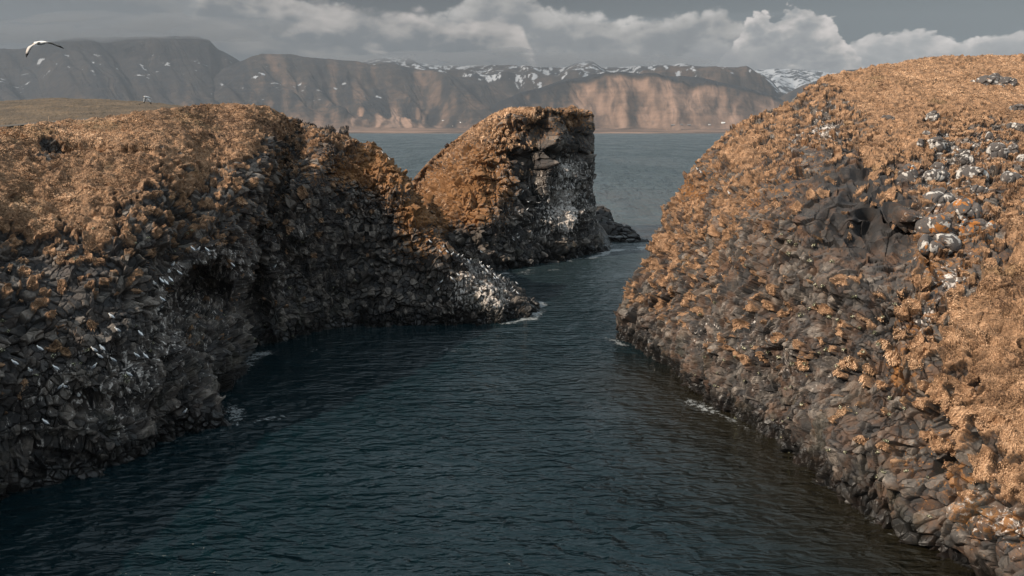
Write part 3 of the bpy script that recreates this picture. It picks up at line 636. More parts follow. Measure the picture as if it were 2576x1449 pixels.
def seg_dist(P, A):
    d = np.full(len(P), 1e9)
    for a, b in zip(A[:-1], A[1:]):
        ab = b - a; t = np.clip(((P - a) @ ab) / max(1e-9, ab @ ab), 0, 1)
        d = np.minimum(d, np.hypot(*(P - a - t[:, None] * ab).T))
    return d
# sheet with cells that grow with distance
ys = np.concatenate([np.linspace(-60, 26, 12), np.arange(27, 190, .35), np.geomspace(191, 7500, 90)])
xs = np.concatenate([-np.geomspace(7000, 46, 60), np.arange(-45, 75, .35), np.geomspace(75.5, 7000, 60)])
XX, YY = np.meshgrid(xs, ys, indexing='ij'); P = np.stack([XX.ravel(), YY.ravel()], 1)
wl = lambda *p: np.array([water_pt(a, b)[:2] for a, b in p])
foam = np.zeros(len(P)); near = (np.abs(P[:, 0]) < 75) & (P[:, 1] > 25) & (P[:, 1] < 190); Pn = P[near]; fo = np.zeros(len(Pn))
for line, wd, k_ in [(wl((1330,800),(1362,778),(1352,762)), 1.6, 1.0), (wl((1200,822),(1290,812),(1330,800)), .9, .7), (wl((1250,690),(1330,678),(1400,664),(1470,652)), 2.4, .8), (wl((1255,700),(1300,690),(1420,672)), 2.5, .55),
                     (wl((1440,660),(1520,640),(1540,630)), 1.4, 1.0), (wl((1520,634),(1560,630),(1620,622)), 3.0, 1.1), (wl((655,888),(700,885),(770,878)), 1.6, .9), (wl((650,885),(560,990),(600,1050)), 1.3, .62),
                     (wl((592,1066),(700,1050)), 1.0, .45), (wl((900,885),(960,890)), 3.0, .42), (wl((1536,852),(1570,870)), 1.0, .6), (wl((1740,1010),(1790,1035)), 1.4, .62), (wl((1790,1030),(1900,1090)), .6, .5),
                     (wl((1900,1088),(2050,1205),(2200,1315),(2360,1402)), .45, .40), (wl((40,1245),(300,1188),(590,1070)), .5, .35), (wl((700,862),(900,830),(1200,822)), .6, .42), (wl((1050,860),(1150,880)), 2.5, .3)]:
    fo = np.maximum(fo, (.25 + .6 * k_) * np.exp(-(seg_dist(Pn, line) / (wd * .9)) ** 2))
fo = fo * (.35 + .65 * sstep(-.25, .35, fbm(np.stack([Pn[:, 0] * .35, Pn[:, 1] * .35, Pn[:, 0] * 0], 1), 3, 777)))
foam[near] = fo
shal = np.zeros(len(P)); shal[near] = np.exp(-(seg_dist(Pn, wl((1700,965),(1900,1090),(2200,1315),(2440,1455),(2660,1620))) / 7.0) ** 2)
hz = .05 * np.sin(P[:, 0] * 0) * 0
sea = mesh_from('sea', np.stack([P[:, 0], P[:, 1], np.zeros(len(P))], 1), grid_faces(len(xs), len(ys))[:, ::1], WATER, dict(foam=foam, shallow=shal), smooth=True)
tag(sea, kind='structure', label='dark teal rippled sea filling the inlet')

# ---------------------------------------------------------------- far coast
def skyline(pts): 
    a = np.array(pts, float); return a
# layers: skyline in photo pixels, crest distance, toe distance, kind (0 slope with painted cloud shadow,1 tan scree,2 snowy plateau)
LAY = [
 dict(sk=[(-500,150),(-200,130),(0,120),(40,122),(100,126),(150,122),(190,110),(260,98),(350,96),(450,95),(545,94),(570,103),(590,128),(612,140),(640,158),(700,190),(800,230),(900,262),(1000,285),(1100,300),(1200,306)], Dc=7600, Dt=4700, kind=0),
 dict(sk=[(540,220),(600,175),(640,158),(670,145),(692,138),(760,139),(800,146),(850,152),(925,158),(950,165),(1000,163),(1050,175),(1130,190),(1230,215),(1290,240),(1330,262),(1370,285),(1420,300)], Dc=7000, Dt=4650, kind=0),
 dict(sk=[(800,200),(930,162),(1000,160),(1060,160),(1120,166),(1250,168),(1400,172),(1500,172),(1600,170),(1650,168),(1750,172),(1850,175),(1880,190),(1940,235),(1990,260)], Dc=8600, Dt=6600, kind=2),
 dict(sk=[(1210,300),(1260,262),(1300,243),(1350,225),(1420,202),(1480,194),(1560,196),(1640,199),(1690,193),(1740,200),(1800,212),(1850,225),(1905,243),(1940,262),(1975,285),(2000,305)], Dc=5900, Dt=4700, kind=1),
 dict(sk=[(1560,215),(1600,182),(1640,170),(1700,170),(1770,173),(1848,172),(1880,190),(1915,220),(1950,250),(2000,275),(2050,300)], Dc=6700, Dt=5600, kind=4),
 dict(sk=[(1800,200),(1870,178),(1940,176),(1990,180),(2060,190),(2120,178),(2170,168),(2230,172),(2400,190),(2700,200)], Dc=11500, Dt=7500, kind=3),
 dict(sk=[(1890,290),(1930,248),(1980,220),(2050,192),(2090,180),(2120,178),(2180,182),(2300,195),(2500,200),(2900,210)], Dc=6600, Dt=4900, kind=0),
]
na, nr = int(1500 * q), int(520 * q)
azp = np.linspace(-500, 2750, na)                 # photo x
rr = np.concatenate([np.linspace(4250, 7800, int(nr * .75)), np.linspace(7810, 12000, nr - int(nr * .75))])
AZ, RR = np.meshgrid(azp, rr, indexing='ij')
ux = (AZ * K - 512) / F / math.cos(PITCH)
X3 = ux * RR; Y3 = RR
PP = np.stack([X3.ravel(), Y3.ravel(), np.zeros(X3.size)], 1)
Z = np.full(X3.size, 0.0); kind = np.full(X3.size, 5.0); tt = np.zeros(X3.size); col_t = np.zeros(X3.size)
azf = AZ.ravel(); rf = RR.ravel()
wob = fbm(np.stack([azf / 90, rf / 900, azf * 0], 1), 4, 5)
plain = 6 + 22 * sstep(4300, 4900, rf) + 4 * fbm(PP / 300, 3, 8)
shore = 4330 + 60 * fbm(np.stack([azf / 200, azf * 0, azf * 0], 1), 4, 3)
plain = np.where(rf < shore, -4, np.maximum(2.0, plain * sstep(shore, shore + 120, rf)))
Z = plain.copy()
for li, L in enumerate(LAY):
    s_ = np.array(L['sk'], float); pyc = np.interp(azf, s_[:, 0], s_[:, 1], left=9999, right=9999)
    pyc = pyc + (1.1 if L['kind'] != 3 else 2.0) * fbm(np.stack([azf / 22, azf * 0 + li, azf * 0], 1), 4, 31 + li)
    v = -(pyc * K - 288) / F; b_ = (-math.sin(PITCH) + v * math.cos(PITCH)) / (math.cos(PITCH) + v * math.sin(PITCH))
    toe = L['Dt'] + 260 * fbm(np.stack([azf / 120, azf * 0 + li, azf * 0], 1), 3, 50 + li)
    Dc = L['Dc'] + 300 * fbm(np.stack([azf / 160, azf * 0 + li, azf * 0], 1), 3, 60 + li)
    zc = H + b_ * Dc
    t = (rf - toe) / (Dc - toe)
    kd = L['kind']
    if kd == 1: prof = np.interp(t, [0, .15, .45, .62, .72, 1.0], [0, .10, .48, .74, .92, 1.0])
    elif kd == 2: prof = np.interp(t, [0, .3, 1.0], [0, .72, 1.0])
    elif kd == 3: prof = np.interp(t, [0, .2, 1.0], [0, .35, 1.0])
    else: prof = np.interp(t, [0, .12, .4, .7, .9, 1.0], [0, .035, .24, .58, .90, 1.0])
    # gullies and spurs running down the slope
    ad = azf - (1 - t) * (150 if kd == 0 else 60)
    gx = ad / 26 + 2.6 * wob + t * (2.2 + 2 * np.sin(azf / 170))
    gul = 1 - np.abs(fbm(np.stack([gx, t * 1.4, azf * 0 + li], 1), 4, 71 + li)) * 2.4
    gbig = fbm(np.stack([ad / 85, t * 1.2, azf * 0 + li], 1), 3, 91 + li)
    env = np.clip(t * 3, 0, 1) * np.clip((1.02 - t) * 5, 0, 1) * np.clip(zc / 300, 0, 1.4)
    ztop = np.maximum(zc, 0)
    z = ztop * prof + env * ((5.5 if kd != 2 else 3) * gul + (95 if kd != 1 else 50) * gbig)
    z = np.where(t > 1, ztop - (t - 1) * (Dc - toe) * (.06 if kd in (2, 3) else .12), z)
    z = np.where((t < 0) | (pyc > 1500), -50, z + 10 * np.clip(t * 4, 0, 1))
    up_ = z > Z
    Z = np.where(up_, z, Z); kind = np.where(up_, kd, kind); tt = np.where(up_, t, tt); col_t = np.where(up_, gul, col_t)
# tan scree against dark rock, the dark slopes deepened with painted cloud shadow
tan = np.zeros(len(Z)); snow = np.zeros(len(Z))
fn = fbm(np.stack([azf / 20 + wob, tt * 4.5, azf * 0], 1), 5, 123)
fn2 = fbm(PP / 260, 5, 140)
cliff_band = np.where(kind == 1, sstep(.66, .74, tt + .05 * fn), 0)
tan = np.where(kind == 1, .62 + .62 * fn - .75 * cliff_band, tan)
tan = np.where((kind == 1), tan - .55 * sstep(1480, 1330, azf) * sstep(.3, .45, tt), tan)
tan = np.where(kind == 0, .20 + .42 * fn * (tt > .1) + .45 * sstep(.35, .05, tt), tan)
hot = np.exp(-((azf - 1000) / 55) ** 2) + .9 * np.exp(-((azf - 900) / 40) ** 2) + .5 * np.exp(-((azf - 1100) / 40) ** 2)
tan = np.where(kind == 0, tan + .7 * hot * np.exp(-((tt - .33) / .25) ** 2) * sstep(-.15, .25, fn), tan)
tan = np.where(kind == 4, .28 + .2 * fn, tan); tan = np.where(kind == 2, .15 + .3 * fn2, tan)
tan = np.where(kind == 5, .62 + .5 * fbm(np.stack([azf / 130, rf / 60, azf * 0], 1), 3, 77), tan)
tan = np.where((kind == 0) & (azf < 640), tan * (.35 + .65 * sstep(.7, .1, tt)), tan)  # upper left slopes darker still: cloud shadow put into the colour
sn = fbm(np.stack([azf / 13 + 1.5 * fn2, rf / 95, azf * 0], 1), 5, 200, .6)
snow = np.where(kind == 2, sn + .25 * (tt - .25), -1)
snow = np.where(kind == 3, sn + .34, snow)
snow = np.where(kind == 4, sn + .30 * (tt - .9) * 3 - .10, snow)
snow = np.where(kind == 0, np.where((azf > 60) & (azf < 1000), fbm(np.stack([azf / 17 + 2.5 * fn2 + rf / 300, rf / 75, azf * 0], 1), 5, 210, .6) - .02 - .34 * np.abs(tt - .72) / .35, -1), snow)
snowm = np.where(kind == 0, sstep(.41, .44, snow), sstep(.25, .30, snow))
Z = np.where(kind == 5, Z, Z + 9 * fbm(PP / 110, 4, 220))
mm, nt = material('far_slopes')
pos = nt.node('ShaderNodeNewGeometry').outputs['Position']
ms = nt.node('ShaderNodeMapping'); ms.inputs['Scale'].default_value = (.0016, .0016, .05); nt.l.new(pos, ms.inputs[0])
strata = nt.noise(ms.outputs[0], 1.0, 4, .6, .3)
t_ = nt.math('ADD', nt.attr('tan'), nt.math('MULTIPLY', nt.math('SUBTRACT', nt.noise(pos, .014, 7, .7), .5), .75))
t_ = nt.math('ADD', t_, nt.math('MULTIPLY', nt.math('SUBTRACT', strata, .5), .32))
cc = nt.ramp(t_, [(0.0, (.018, .019, .022)), (.25, (.040, .034, .031)), (.5, (.098, .066, .050)), (.75, (.185, .118, .085)), (1.0, (.27, .172, .125))])
cc = nt.mix(nt.attr('snow'), cc, (.32, .33, .35))
nt.l.new(cc, nt.p.inputs['Base Color']); nt.p.inputs['Roughness'].default_value = .95; nt.p.inputs['Specular IOR Level'].default_value = .1
mts = mesh_from('mountains', np.stack([X3.ravel(), Y3.ravel(), Z], 1), grid_faces(na, nr), mm, dict(tan=tan, snow=snowm), smooth=False)
tag(mts, 'long dark mountain coast with snow patches across the bay', kind='structure')
# closed box of slightly hazy sea air
HAZE = 5.0e-5
bx = np.array([(x, y, z) for x in (-12500, 12500) for y in (-300, 12400) for z in (-70, 1700)], float)
hf = np.array([[0, 1, 3, 2], [4, 6, 7, 5], [0, 4, 5, 1], [2, 3, 7, 6], [0, 2, 6, 4], [1, 5, 7, 3]])
hm = bpy.data.materials.new('sea_air'); hm.use_nodes = True; hn = NT(hm.node_tree); hn.n.clear()
pv = hn.node('ShaderNodeVolumePrincipled'); pv.inputs['Color'].default_value = (.46, .51, .57, 1); pv.inputs['Density'].default_value = HAZE; pv.inputs['Anisotropy'].default_value = 0.0
ho = hn.node('ShaderNodeOutputMaterial'); hn.l.new(pv.outputs[0], ho.inputs['Volume'])
haze = mesh_from('haze', bx, hf, hm, {}); tag(haze, kind='stuff', label='thin bluish sea haze over the bay')
# cloud caps lying on the summits
ic = bmesh_ico = None
import bmesh as _bm
b_ = _bm.new(); _bm.ops.create_icosphere(b_, subdivisions=4, radius=1.0)
IV = np.array([v.co[:] for v in b_.verts]); IF = np.array([[v.index for v in f.verts] for f in b_.faces]); b_.free()
cv, cf, no = [], [], 0
for (x, y, D, rx, ry, rz) in [(150,92,7300,900,500,95),(300,78,7300,1100,600,120),(450,76,7300,900,600,115),(560,84,7350,420,400,80),(960,156,8100,600,500,60),(1120,154,8200,800,600,75),(1290,152,8300,900,600,90),(1460,156,8300,900,600,80),(1620,158,8400,700,500,60)]:
    n_ = 1 + .45 * fbm(IV * np.array([2.6, 1.6, 1.2]) + x, 4, 400); V_ = IV * n_[:, None] * np.array([rx, ry, rz]); V_[:, 2] = np.where(V_[:, 2] < 0, V_[:, 2] * .6, V_[:, 2])
    cv.append(V_ + at(x, y, D)); cf.append(IF + no); no += len(IV)
cm_ = bpy.data.materials.new('cloud_vapour'); cm_.use_nodes = True; hn = NT(cm_.node_tree); hn.n.clear()
pv = hn.node('ShaderNodeVolumePrincipled'); pv.inputs['Color'].default_value = (.30, .31, .33, 1); pv.inputs['Density'].default_value = .0021
ho = hn.node('ShaderNodeOutputMaterial'); hn.l.new(pv.outputs[0], ho.inputs['Volume'])
caps = mesh_from('cloud', np.concatenate(cv), np.concatenate(cf), cm_, {}); tag(caps, kind='stuff', label='grey cloud lying on the mountain tops')
# ---------------------------------------------------------------- finding points on the built rock
def surf_at(px, py, rocks=None, rad=1.6):
    x, y = px * K, py * K; best = None
    for r in (rocks or (left, stack, right)):
        m = np.nonzero((np.abs(r['px'] - x) < rad) & (np.abs(r['py'] - y) < rad) & (r['d'] > 5))[0]
        if len(m):
            j = m[np.argmin(r['d'][m])]
            if best is None or r['d'][j] < best[2]: best = (r, j, r['d'][j])
    if best is None: return surf_at(px, py, rocks, rad * 2.5) if rad < 12 else None
    r, j, d = best
    return r['P'][j].copy(), r['Ns'][j].copy(), d

# ---------------------------------------------------------------- meadow behind the left headland, with its footpath
def meadow_z(az, D):
    s_ = np.array([(-600,250),(0,257),(180,248),(300,251),(440,262),(520,272),(600,300),(700,345)], float)
    pyc = np.interp(az, s_[:, 0], s_[:, 1])
    v = -(pyc * K - 288) / F; b_ = (-math.sin(PITCH) + v * math.cos(PITCH)) / (math.cos(PITCH) + v * math.sin(PITCH))
    zc = H + b_ * 165
    t = (D - 74) / (165 - 74)
    z = np.where(t < 1, 18.2 + (zc - 18.2) * (1 - (1 - np.clip(t, 0, 1)) ** 1.5), zc - (t - 1) ** 1.3 * 16)
    return z
ma, mr = int(700 * q), int(420 * q)
A_, D_ = np.meshgrid(np.linspace(-500, 640, ma), 74 + 190 * np.linspace(0, 1, mr) ** 1.4, indexing='ij')
A_, D_ = A_.ravel(), D_.ravel(); ux = (A_ * K - 512) / F / math.cos(PITCH)
M = np.stack([ux * D_, D_, meadow_z(A_, D_)], 1)
M[:, 2] += .22 * fbm(M * .35, 3, 300) + .12 * fbm(M * 2.2, 3, 301) + .5 * fbm(M * .06, 2, 302)
mm, nt = material('meadow_grass'); pos = nt.node('ShaderNodeNewGeometry').outputs['Position']
a1 = nt.noise(pos, .18, 5, .6); a2 = nt.noise(pos, 3.5, 6, .7)
cc = nt.ramp(nt.math('ADD', nt.math('MULTIPLY', a1, .5), nt.math('MULTIPLY', a2, .5)), [(.3, (.038, .026, .016)), (.48, (.072, .049, .028)), (.6, (.125, .083, .047)), (.75, (.26, .165, .095))])
nt.l.new(cc, nt.p.inputs['Base Color']); nt.p.inputs['Roughness'].default_value = .95; nt.l.new(nt.bump(a2, .6, .12), nt.p.inputs['Normal'])
meadow = mesh_from('meadow', M, grid_faces(ma, mr), mm, {}); tag(meadow, 'olive and straw coloured meadow rising behind the left headland', kind='structure')
pth = []
pmat = simple('trodden_gravel', (.070, .058, .045), .95)
pc = [(-60, 88), (60, 90), (180, 93), (300, 98), (380, 104), (450, 114), (500, 128)]
pa = np.interp(np.linspace(0, 1, 120), np.linspace(0, 1, len(pc)), [p[0] for p in pc]); pd = np.interp(np.linspace(0, 1, 120), np.linspace(0, 1, len(pc)), [p[1] for p in pc])
PV = []
for a_, d_ in zip(pa, pd):
    for k_ in (-.8, 0, .8):
        dd_ = d_ + k_; PV.append(((a_ * K - 512) / F / math.cos(PITCH) * dd_, dd_, float(meadow_z(np.array([a_]), np.array([dd_]))[0]) + .34))
path = mesh_from('path', np.array(PV), grid_faces(120, 3), pmat, {}); tag(path, 'narrow grey footpath along the foot of the meadow', kind='structure')

# ---------------------------------------------------------------- lumps of rock: skerry and boulders
import bmesh
def ico(sub):
    bm = bmesh.new(); bmesh.ops.create_icosphere(bm, subdivisions=sub, radius=1.0)
    V = np.array([v.co[:] for v in bm.verts]); Fc = np.array([[v.index for v in f.verts] for f in bm.faces]); bm.free()
    return V, Fc
ICO7 = ico(6 if q < 1 else 7); ICO5 = ico(5)
def lump(V0, radii, seed, size, amp=.35, rot=0.0):
    V = V0 * np.array(radii); N = V0 / np.array(radii); N /= np.linalg.norm(N, axis=1, keepdims=True)
    off, r, f1, f2 = voronoi(V / size + seed * 7.1, seed)
    t = np.stack([r[1] - .5, r[2] - .5, r[3] - .5], 1) * 2
    d = size * (amp * (r[0] - .5) + .5 * amp * (t * off).sum(1) * 2 - .12 * np.exp(-((f2 - f1) / .08) ** 2)) + .25 * amp * min(radii) * fbm(V / min(radii) * 1.2 + seed, 3, seed)
    return V + N * d[:, None], r[0]
def yawm(a): c, s = math.cos(a), math.sin(a); return np.array([[c, -s, 0], [s, c, 0], [0, 0, 1]])
VV, FF, CC = [], [], []; nofs = 0
for (cx, cy, rad_, yaw, sd) in [(1520, 600, (5.0, 5.0, 3.2), .2, 3), (1548, 606, (4.6, 3.4, 2.6), -.3, 4), (1575, 613, (4.2, 2.6, 1.5), -.2, 5), (1503, 575, (4.0, 5.0, 4.6), 0, 6)]:
    V, c_ = lump(ICO7[0], rad_, sd, 1.3, .5); V = V @ yawm(yaw).T + water_pt(cx, cy, -.3) + np.array([0, 2.0, 0])
    VV.append(V); FF.append(ICO7[1] + nofs); CC.append(c_); nofs += len(V)
VV = np.concatenate(VV); nz = np.zeros(len(VV))
sk = mesh_from('skerry', VV, np.concatenate(FF), ROCK, dict(grass=nz, orange=nz, white=nz + .05, cell=np.concatenate(CC) * .5))
tag(sk, 'low black wave-washed rock at the seaward foot of the stack', kind='structure')

BMAT, nt = material('lichen_covered_stone')
tc = nt.node('ShaderNodeTexCoord').outputs['Object']; oi = nt.node('ShaderNodeObjectInfo').outputs['Random']
vec = nt.vmath('ADD', tc, nt.vmath('SCALE', oi, 40.0)) if False else nt.node('ShaderNodeNewGeometry').outputs['Position']
b1_ = nt.noise(vec, 1.4, 6, .6); b2_ = nt.noise(vec, 9, 5, .65); lv = nt.noise(vec, 2.1, 6, .55, .5); ov = nt.noise(vec, 1.9, 7, .6, .4)
stone = nt.ramp(nt.math('ADD', nt.math('MULTIPLY', b1_, .5), nt.math('MULTIPLY', b2_, .5)), [(.3, (.040, .038, .040)), (.5, (.075, .066, .062)), (.7, (.13, .105, .09))])
dots = nt.ss(nt.voro(vec, 3.6, 'F1'), .30, .24)
wh = nt.attr('white'); orr = nt.attr('orange')
mw = nt.ss(nt.math('ADD', lv, nt.math('MULTIPLY', wh, .30)), .60, .645); mo = nt.ss(nt.math('ADD', ov, nt.math('MULTIPLY', orr, .28)), .66, .70)
dm = nt.math('MULTIPLY', dots, nt.ss(nt.noise(vec, .9, 2), .45, .55))
stone = nt.mix(mo, stone, (.30, .115, .025))
stone = nt.mix(nt.math('MAXIMUM', mw, nt.math('MULTIPLY', dm, nt.ss(wh, .2, .6))), stone, nt.mix(b2_, (.34, .31, .28), (.58, .55, .51)))
nt.l.new(stone, nt.p.inputs['Base Color']); nt.p.inputs['Roughness'].default_value = .9
nt.l.new(nt.bump(nt.math('ADD', b2_, b1_), .6, .06), nt.p.inputs['Normal'])
def zc(x, y, x0, y0, s): return (x / s + x0) * .62891, (y / s + y0) * .62891
BLD = [ # zoom x,y, half width, half height, white, orange, label
 (505,250,58,58,.85,0,'rounded boulder with bright white lichen alone in smooth grass at the top of the scatter'),
 (120,265,62,38,.6,0,'dark low boulder with a white lichen streak, leftmost of the hillside boulders'),
 (445,400,36,34,1.0,0,'small almost white lichened stone perched above a larger oval boulder'),
 (413,480,34,42,.6,0,'small dark stone with white specks beside the large oval boulder'),
 (540,510,80,84,.95,0,'large oval boulder coated in grey white lichen lying in the turf'),
 (1262,170,62,44,.3,0,'dark boulder with a white blotch at the right edge below the hill outcrop'),
 (1242,342,60,48,.5,.1,'speckled dark boulder touching another stone at the right edge'),
 (1318,350,34,44,.4,0,'stone with a dark cleft beside it at the far right edge'),
 (1092,560,78,100,.75,.1,'tall dark boulder with a big white lichen patch near its top'),
 (1012,445,30,58,.6,.3,'narrow upright stone with white and orange lichen'),
 (1228,545,44,62,.7,.1,'upright white spotted stone right of the tall dark boulder'),
 (785,572,62,38,.7,0,'flat topped grey stone above a square pale stone'),
 (822,628,58,46,.95,.2,'square pale lichened stone with an orange edge'),
 (560,790,112,78,.85,.1,'broad cracked slab with large white lichen patches above the cliff'),
 (548,690,54,48,.7,.1,'wedge shaped lichened stone on top of the cracked slab'),
 (855,765,105,78,.75,0,'broad boulder speckled white all over its top with turf hanging round it'),
 (1312,635,48,58,.8,0,'white lichened boulder cut off by the right edge of the picture'),
 (1245,805,100,62,.45,0,'wide grey boulder half buried in turf near the right edge'),
 (278,775,84,128,.45,.4,'long hanging pillar with white spots and an orange top at the cliff edge'),
 (565,1000,130,115,.55,.35,'bulging cliff block with white lichen on its upper left corner'),
 (780,1110,125,125,.25,.75,'big orange stained block with an undercut base'),
 (530,1225,122,112,.2,.6,'square brown block between two bulging blocks'),
 (565,1375,165,90,.8,.3,'large leaning block with a white lichen face split by a crack'),
 (925,905,75,50,.6,.2,'low stone dotted with white lichen under hanging turf'),
 (900,1240,120,80,.1,.8,'low orange patched block at the foot of the undercut block'),
]
for i, (x, y, rw, rh, wv, ov_, lab) in enumerate(BLD):
    px_, py_ = zc(x, y, 3500, 350, 2.23); s_ = surf_at(px_, py_)
    P0, N0, d0 = s_; k_ = d0 / F / 2.23 / 4 * (1.22 if rw >= 95 else 1.05)
    V, c_ = lump(ICO5[0], (rw * k_, min(rw, rh) * k_ * .9, rh * k_), 60 + i, max(rw, rh) * k_ * 1.0, .20)
    V = V @ yawm(random.uniform(-.5, .5)).T
    n = len(V)
    b = mesh_from('boulder', V, ICO5[1], BMAT, dict(white=np.full(n, wv * .30), orange=np.full(n, ov_ * .7)), smooth=False)
    b.location = P0 - N0 * min(rw, rh) * k_ * .18
    tag(b, lab, 'boulder', 'lichen covered boulders on the right hillside')
# outcrop on the hill
P0, N0, d0 = surf_at(2498, 199)
V, c_ = lump(ICO5[0], (2.6, 1.6, .9), 99, 1.0, .5); n = len(V)
b = mesh_from('outcrop', V, ICO5[1], BMAT, dict(white=np.full(n, .15), orange=np.zeros(n))); b.location = P0 - N0 * .45
tag(b, 'small black outcrop with white specks alone in the smooth hilltop grass', 'outcrop')

# ---------------------------------------------------------------- dry grass
def blades(name, rock, n, L, lw, thr, label, seed, maxd=999, dull=0.0):
    r_ = np.random.default_rng(seed)
    idx = np.nonzero(rock['vis'] & (rock['g'] > thr) & (rock['px'] > -30) & (rock['px'] < 1060) & (rock['py'] < 610) & (rock['d'] < maxd))[0]
    w_ = sstep(thr, thr + .2, rock['g'][idx]) + .05
    idx = r_.choice(idx, n, p=w_ / w_.sum())
    P0 = rock['P'][idx] + r_.normal(0, .05, (n, 3)); N0 = rock['Ns'][idx] * .6 + rock['N'][idx] * .4; d0 = rock['d'][idx]
    N0 /= np.maximum(1e-6, np.linalg.norm(N0, axis=1, keepdims=True))
    down = np.array([0, 0, -1.0]) - N0 * (-N0[:, 2])[:, None]
    wind = np.stack([fbm(P0 * .5, 2, seed + 1), fbm(P0 * .5, 2, seed + 2), fbm(P0 * .5, 2, seed + 3) * .3], 1) * 2.2 + np.array([.45, .1, 0])
    D1 = N0 * 1.0 + down * .7 + wind * .6 + r_.normal(0, .35, (n, 3)); D1 /= np.linalg.norm(D1, axis=1, keepdims=True)
    D2 = N0 * .12 + down * 1.2 + wind * .8 + np.array([0, 0, -.35]) + r_.normal(0, .3, (n, 3)); D2 /= np.linalg.norm(D2, axis=1, keepdims=True)
    Ls = L * (.5 + .5 * sstep(.6, .95, rock['g'][idx])) * r_.uniform(.5, 1.25, n) * (.75 + .5 * vnoise(P0 * 1.1, seed + 5))
    W_ = (lw * d0 / F * r_.uniform(.6, 1.3, n))[:, None]
    view = P0 - np.array([0, 0, H]); view /= np.linalg.norm(view, axis=1, keepdims=True)
    side = np.cross(D1, N0 + r_.normal(0, .5, (n, 3))); side /= np.maximum(1e-6, np.linalg.norm(side, axis=1, keepdims=True))
    a0 = P0 - N0 * .05; a1 = a0 + D1 * (Ls * .5)[:, None]; a2 = a1 + D2 * (Ls * .6)[:, None]
    V = np.stack([a0 - side * W_, a0 + side * W_, a1 - side * W_ * .8, a1 + side * W_ * .8, a2 - side * W_ * .25, a2 + side * W_ * .25], 1).reshape(-1, 3)
    b0 = np.arange(n) * 6
    Fc = np.concatenate([np.stack([b0, b0 + 1, b0 + 3, b0 + 2], 1), np.stack([b0 + 2, b0 + 3, b0 + 5, b0 + 4], 1)])
    tone = np.clip(.46 - dull + .55 * fbm(P0 * .9, 3, seed + 8) + .5 * fbm(P0 * .15, 3, seed + 9) + r_.normal(0, .15, n), 0, 1)
    o = mesh_from(name, V, Fc, GRASS, dict(tone=np.repeat(tone, 6)))
    tag(o, label, kind='stuff'); return o
GRASS, nt = material('dry_grass_blades')
cc = nt.ramp(nt.attr('tone'), [(0, (.085, .048, .031)), (.3, (.27, .162, .092)), (.6, (.57, .350, .207)), (1, (.81, .56, .365))])
nt.l.new(cc, nt.p.inputs['Base Color']); nt.p.inputs['Roughness'].default_value = .8; nt.p.inputs['Specular IOR Level'].default_value = .2
blades('grass', right, int(210000 * q * q), .17, .34, .52, 'long straw coloured grass drooping over the right slope', 401)
blades('grass', left, int(170000 * q * q), .16, .38, .52, 'straw coloured grass on the left headland', 402, dull=.13)
blades('grass', stack, int(14000 * q * q), .5, .40, .42, 'short grass on the crest of the sea stack', 403)
# ---------------------------------------------------------------- gulls
WHITE = simple('white_plumage', (.72, .70, .68), .8, .05); GREY = simple('grey_plumage', (.23, .24, .26), .8, .08)
BLACK = simple('black_plumage', (.012, .012, .014), .7, .1); YEL = simple('yellow_bill', (.45, .28, .05), .5, .1); DARKLEG = simple('dark_leg', (.02, .018, .016), .7, .1)
def tube(stations, seg=10):
    """closed loft along (x, y, z, ry, rz) stations; x is the long axis"""
    V = []; n = len(stations)
    for (x, y, z, ry, rz) in stations:
        for k in range(seg):
            a = 2 * math.pi * k / seg; V.append((x, y + ry * math.cos(a), z + rz * math.sin(a)))
    Fq = [(i * seg + k, i * seg + (k + 1) % seg, (i + 1) * seg + (k + 1) % seg, (i + 1) * seg + k) for i in range(n - 1) for k in range(seg)]
    for e, rev in ((0, True), (n - 1, False)):
        c = len(V); V.append(tuple(stations[e][:3]))
        for k in range(seg):
            a_, b_ = e * seg + k, e * seg + (k + 1) % seg
            Fq.append((a_, c, c, b_) if rev else (a_, b_, c, c))
    return V, Fq
def pymesh(name, parts):
    """parts: list of (verts, faces, material); one mesh"""
    V = []; Fc = []; mi = []; mats = []
    for v, f, m in parts:
        if m not in mats: mats.append(m)
        o_ = len(V); V += [tuple(map(float, p)) for p in v]
        for ff in f:
            g = []
            for k in ff:
                if k + o_ not in g: g.append(int(k) + o_)
            if len(g) > 2: Fc.append(g); mi.append(mats.index(m))
    me = bpy.data.meshes.new(name); me.from_pydata(V, [], Fc); me.update()
    for m in mats: me.materials.append(m)
    me.polygons.foreach_set('material_index', mi); me.polygons.foreach_set('use_smooth', [True] * len(Fc))
    return me
body_st = [(-.215, 0, .085, .020, .004), (-.15, 0, .115, .032, .014), (-.09, 0, .145, .050, .042), (-.02, 0, .170, .062, .062), (.045, 0, .195, .060, .064), (.088, 0, .228, .044, .050), (.112, 0, .262, .032, .036), (.132, 0, .288, .034, .034), (.156, 0, .292, .029, .028), (.176, 0, .288, .013, .013)]
bill_st = [(.170, 0, .287, .011, .011), (.195, 0, .284, .007, .008), (.214, 0, .279, .002, .003)]
def wing_st(s): return [(.055, s * .045, .205, .016, .035), (.02, s * .060, .192, .018, .048), (-.06, s * .060, .165, .016, .046), (-.13, s * .046, .130, .013, .030), (-.17, s * .030, .112, .010, .016)]
def tip_st(s): return [(-.168, s * .030, .113, .0102, .0165), (-.22, s * .018, .092, .006, .009), (-.262, s * .010, .076, .002, .003)]
def leg_st(s): return [(0, s * .028, .14), (.012, s * .030, -.03)]
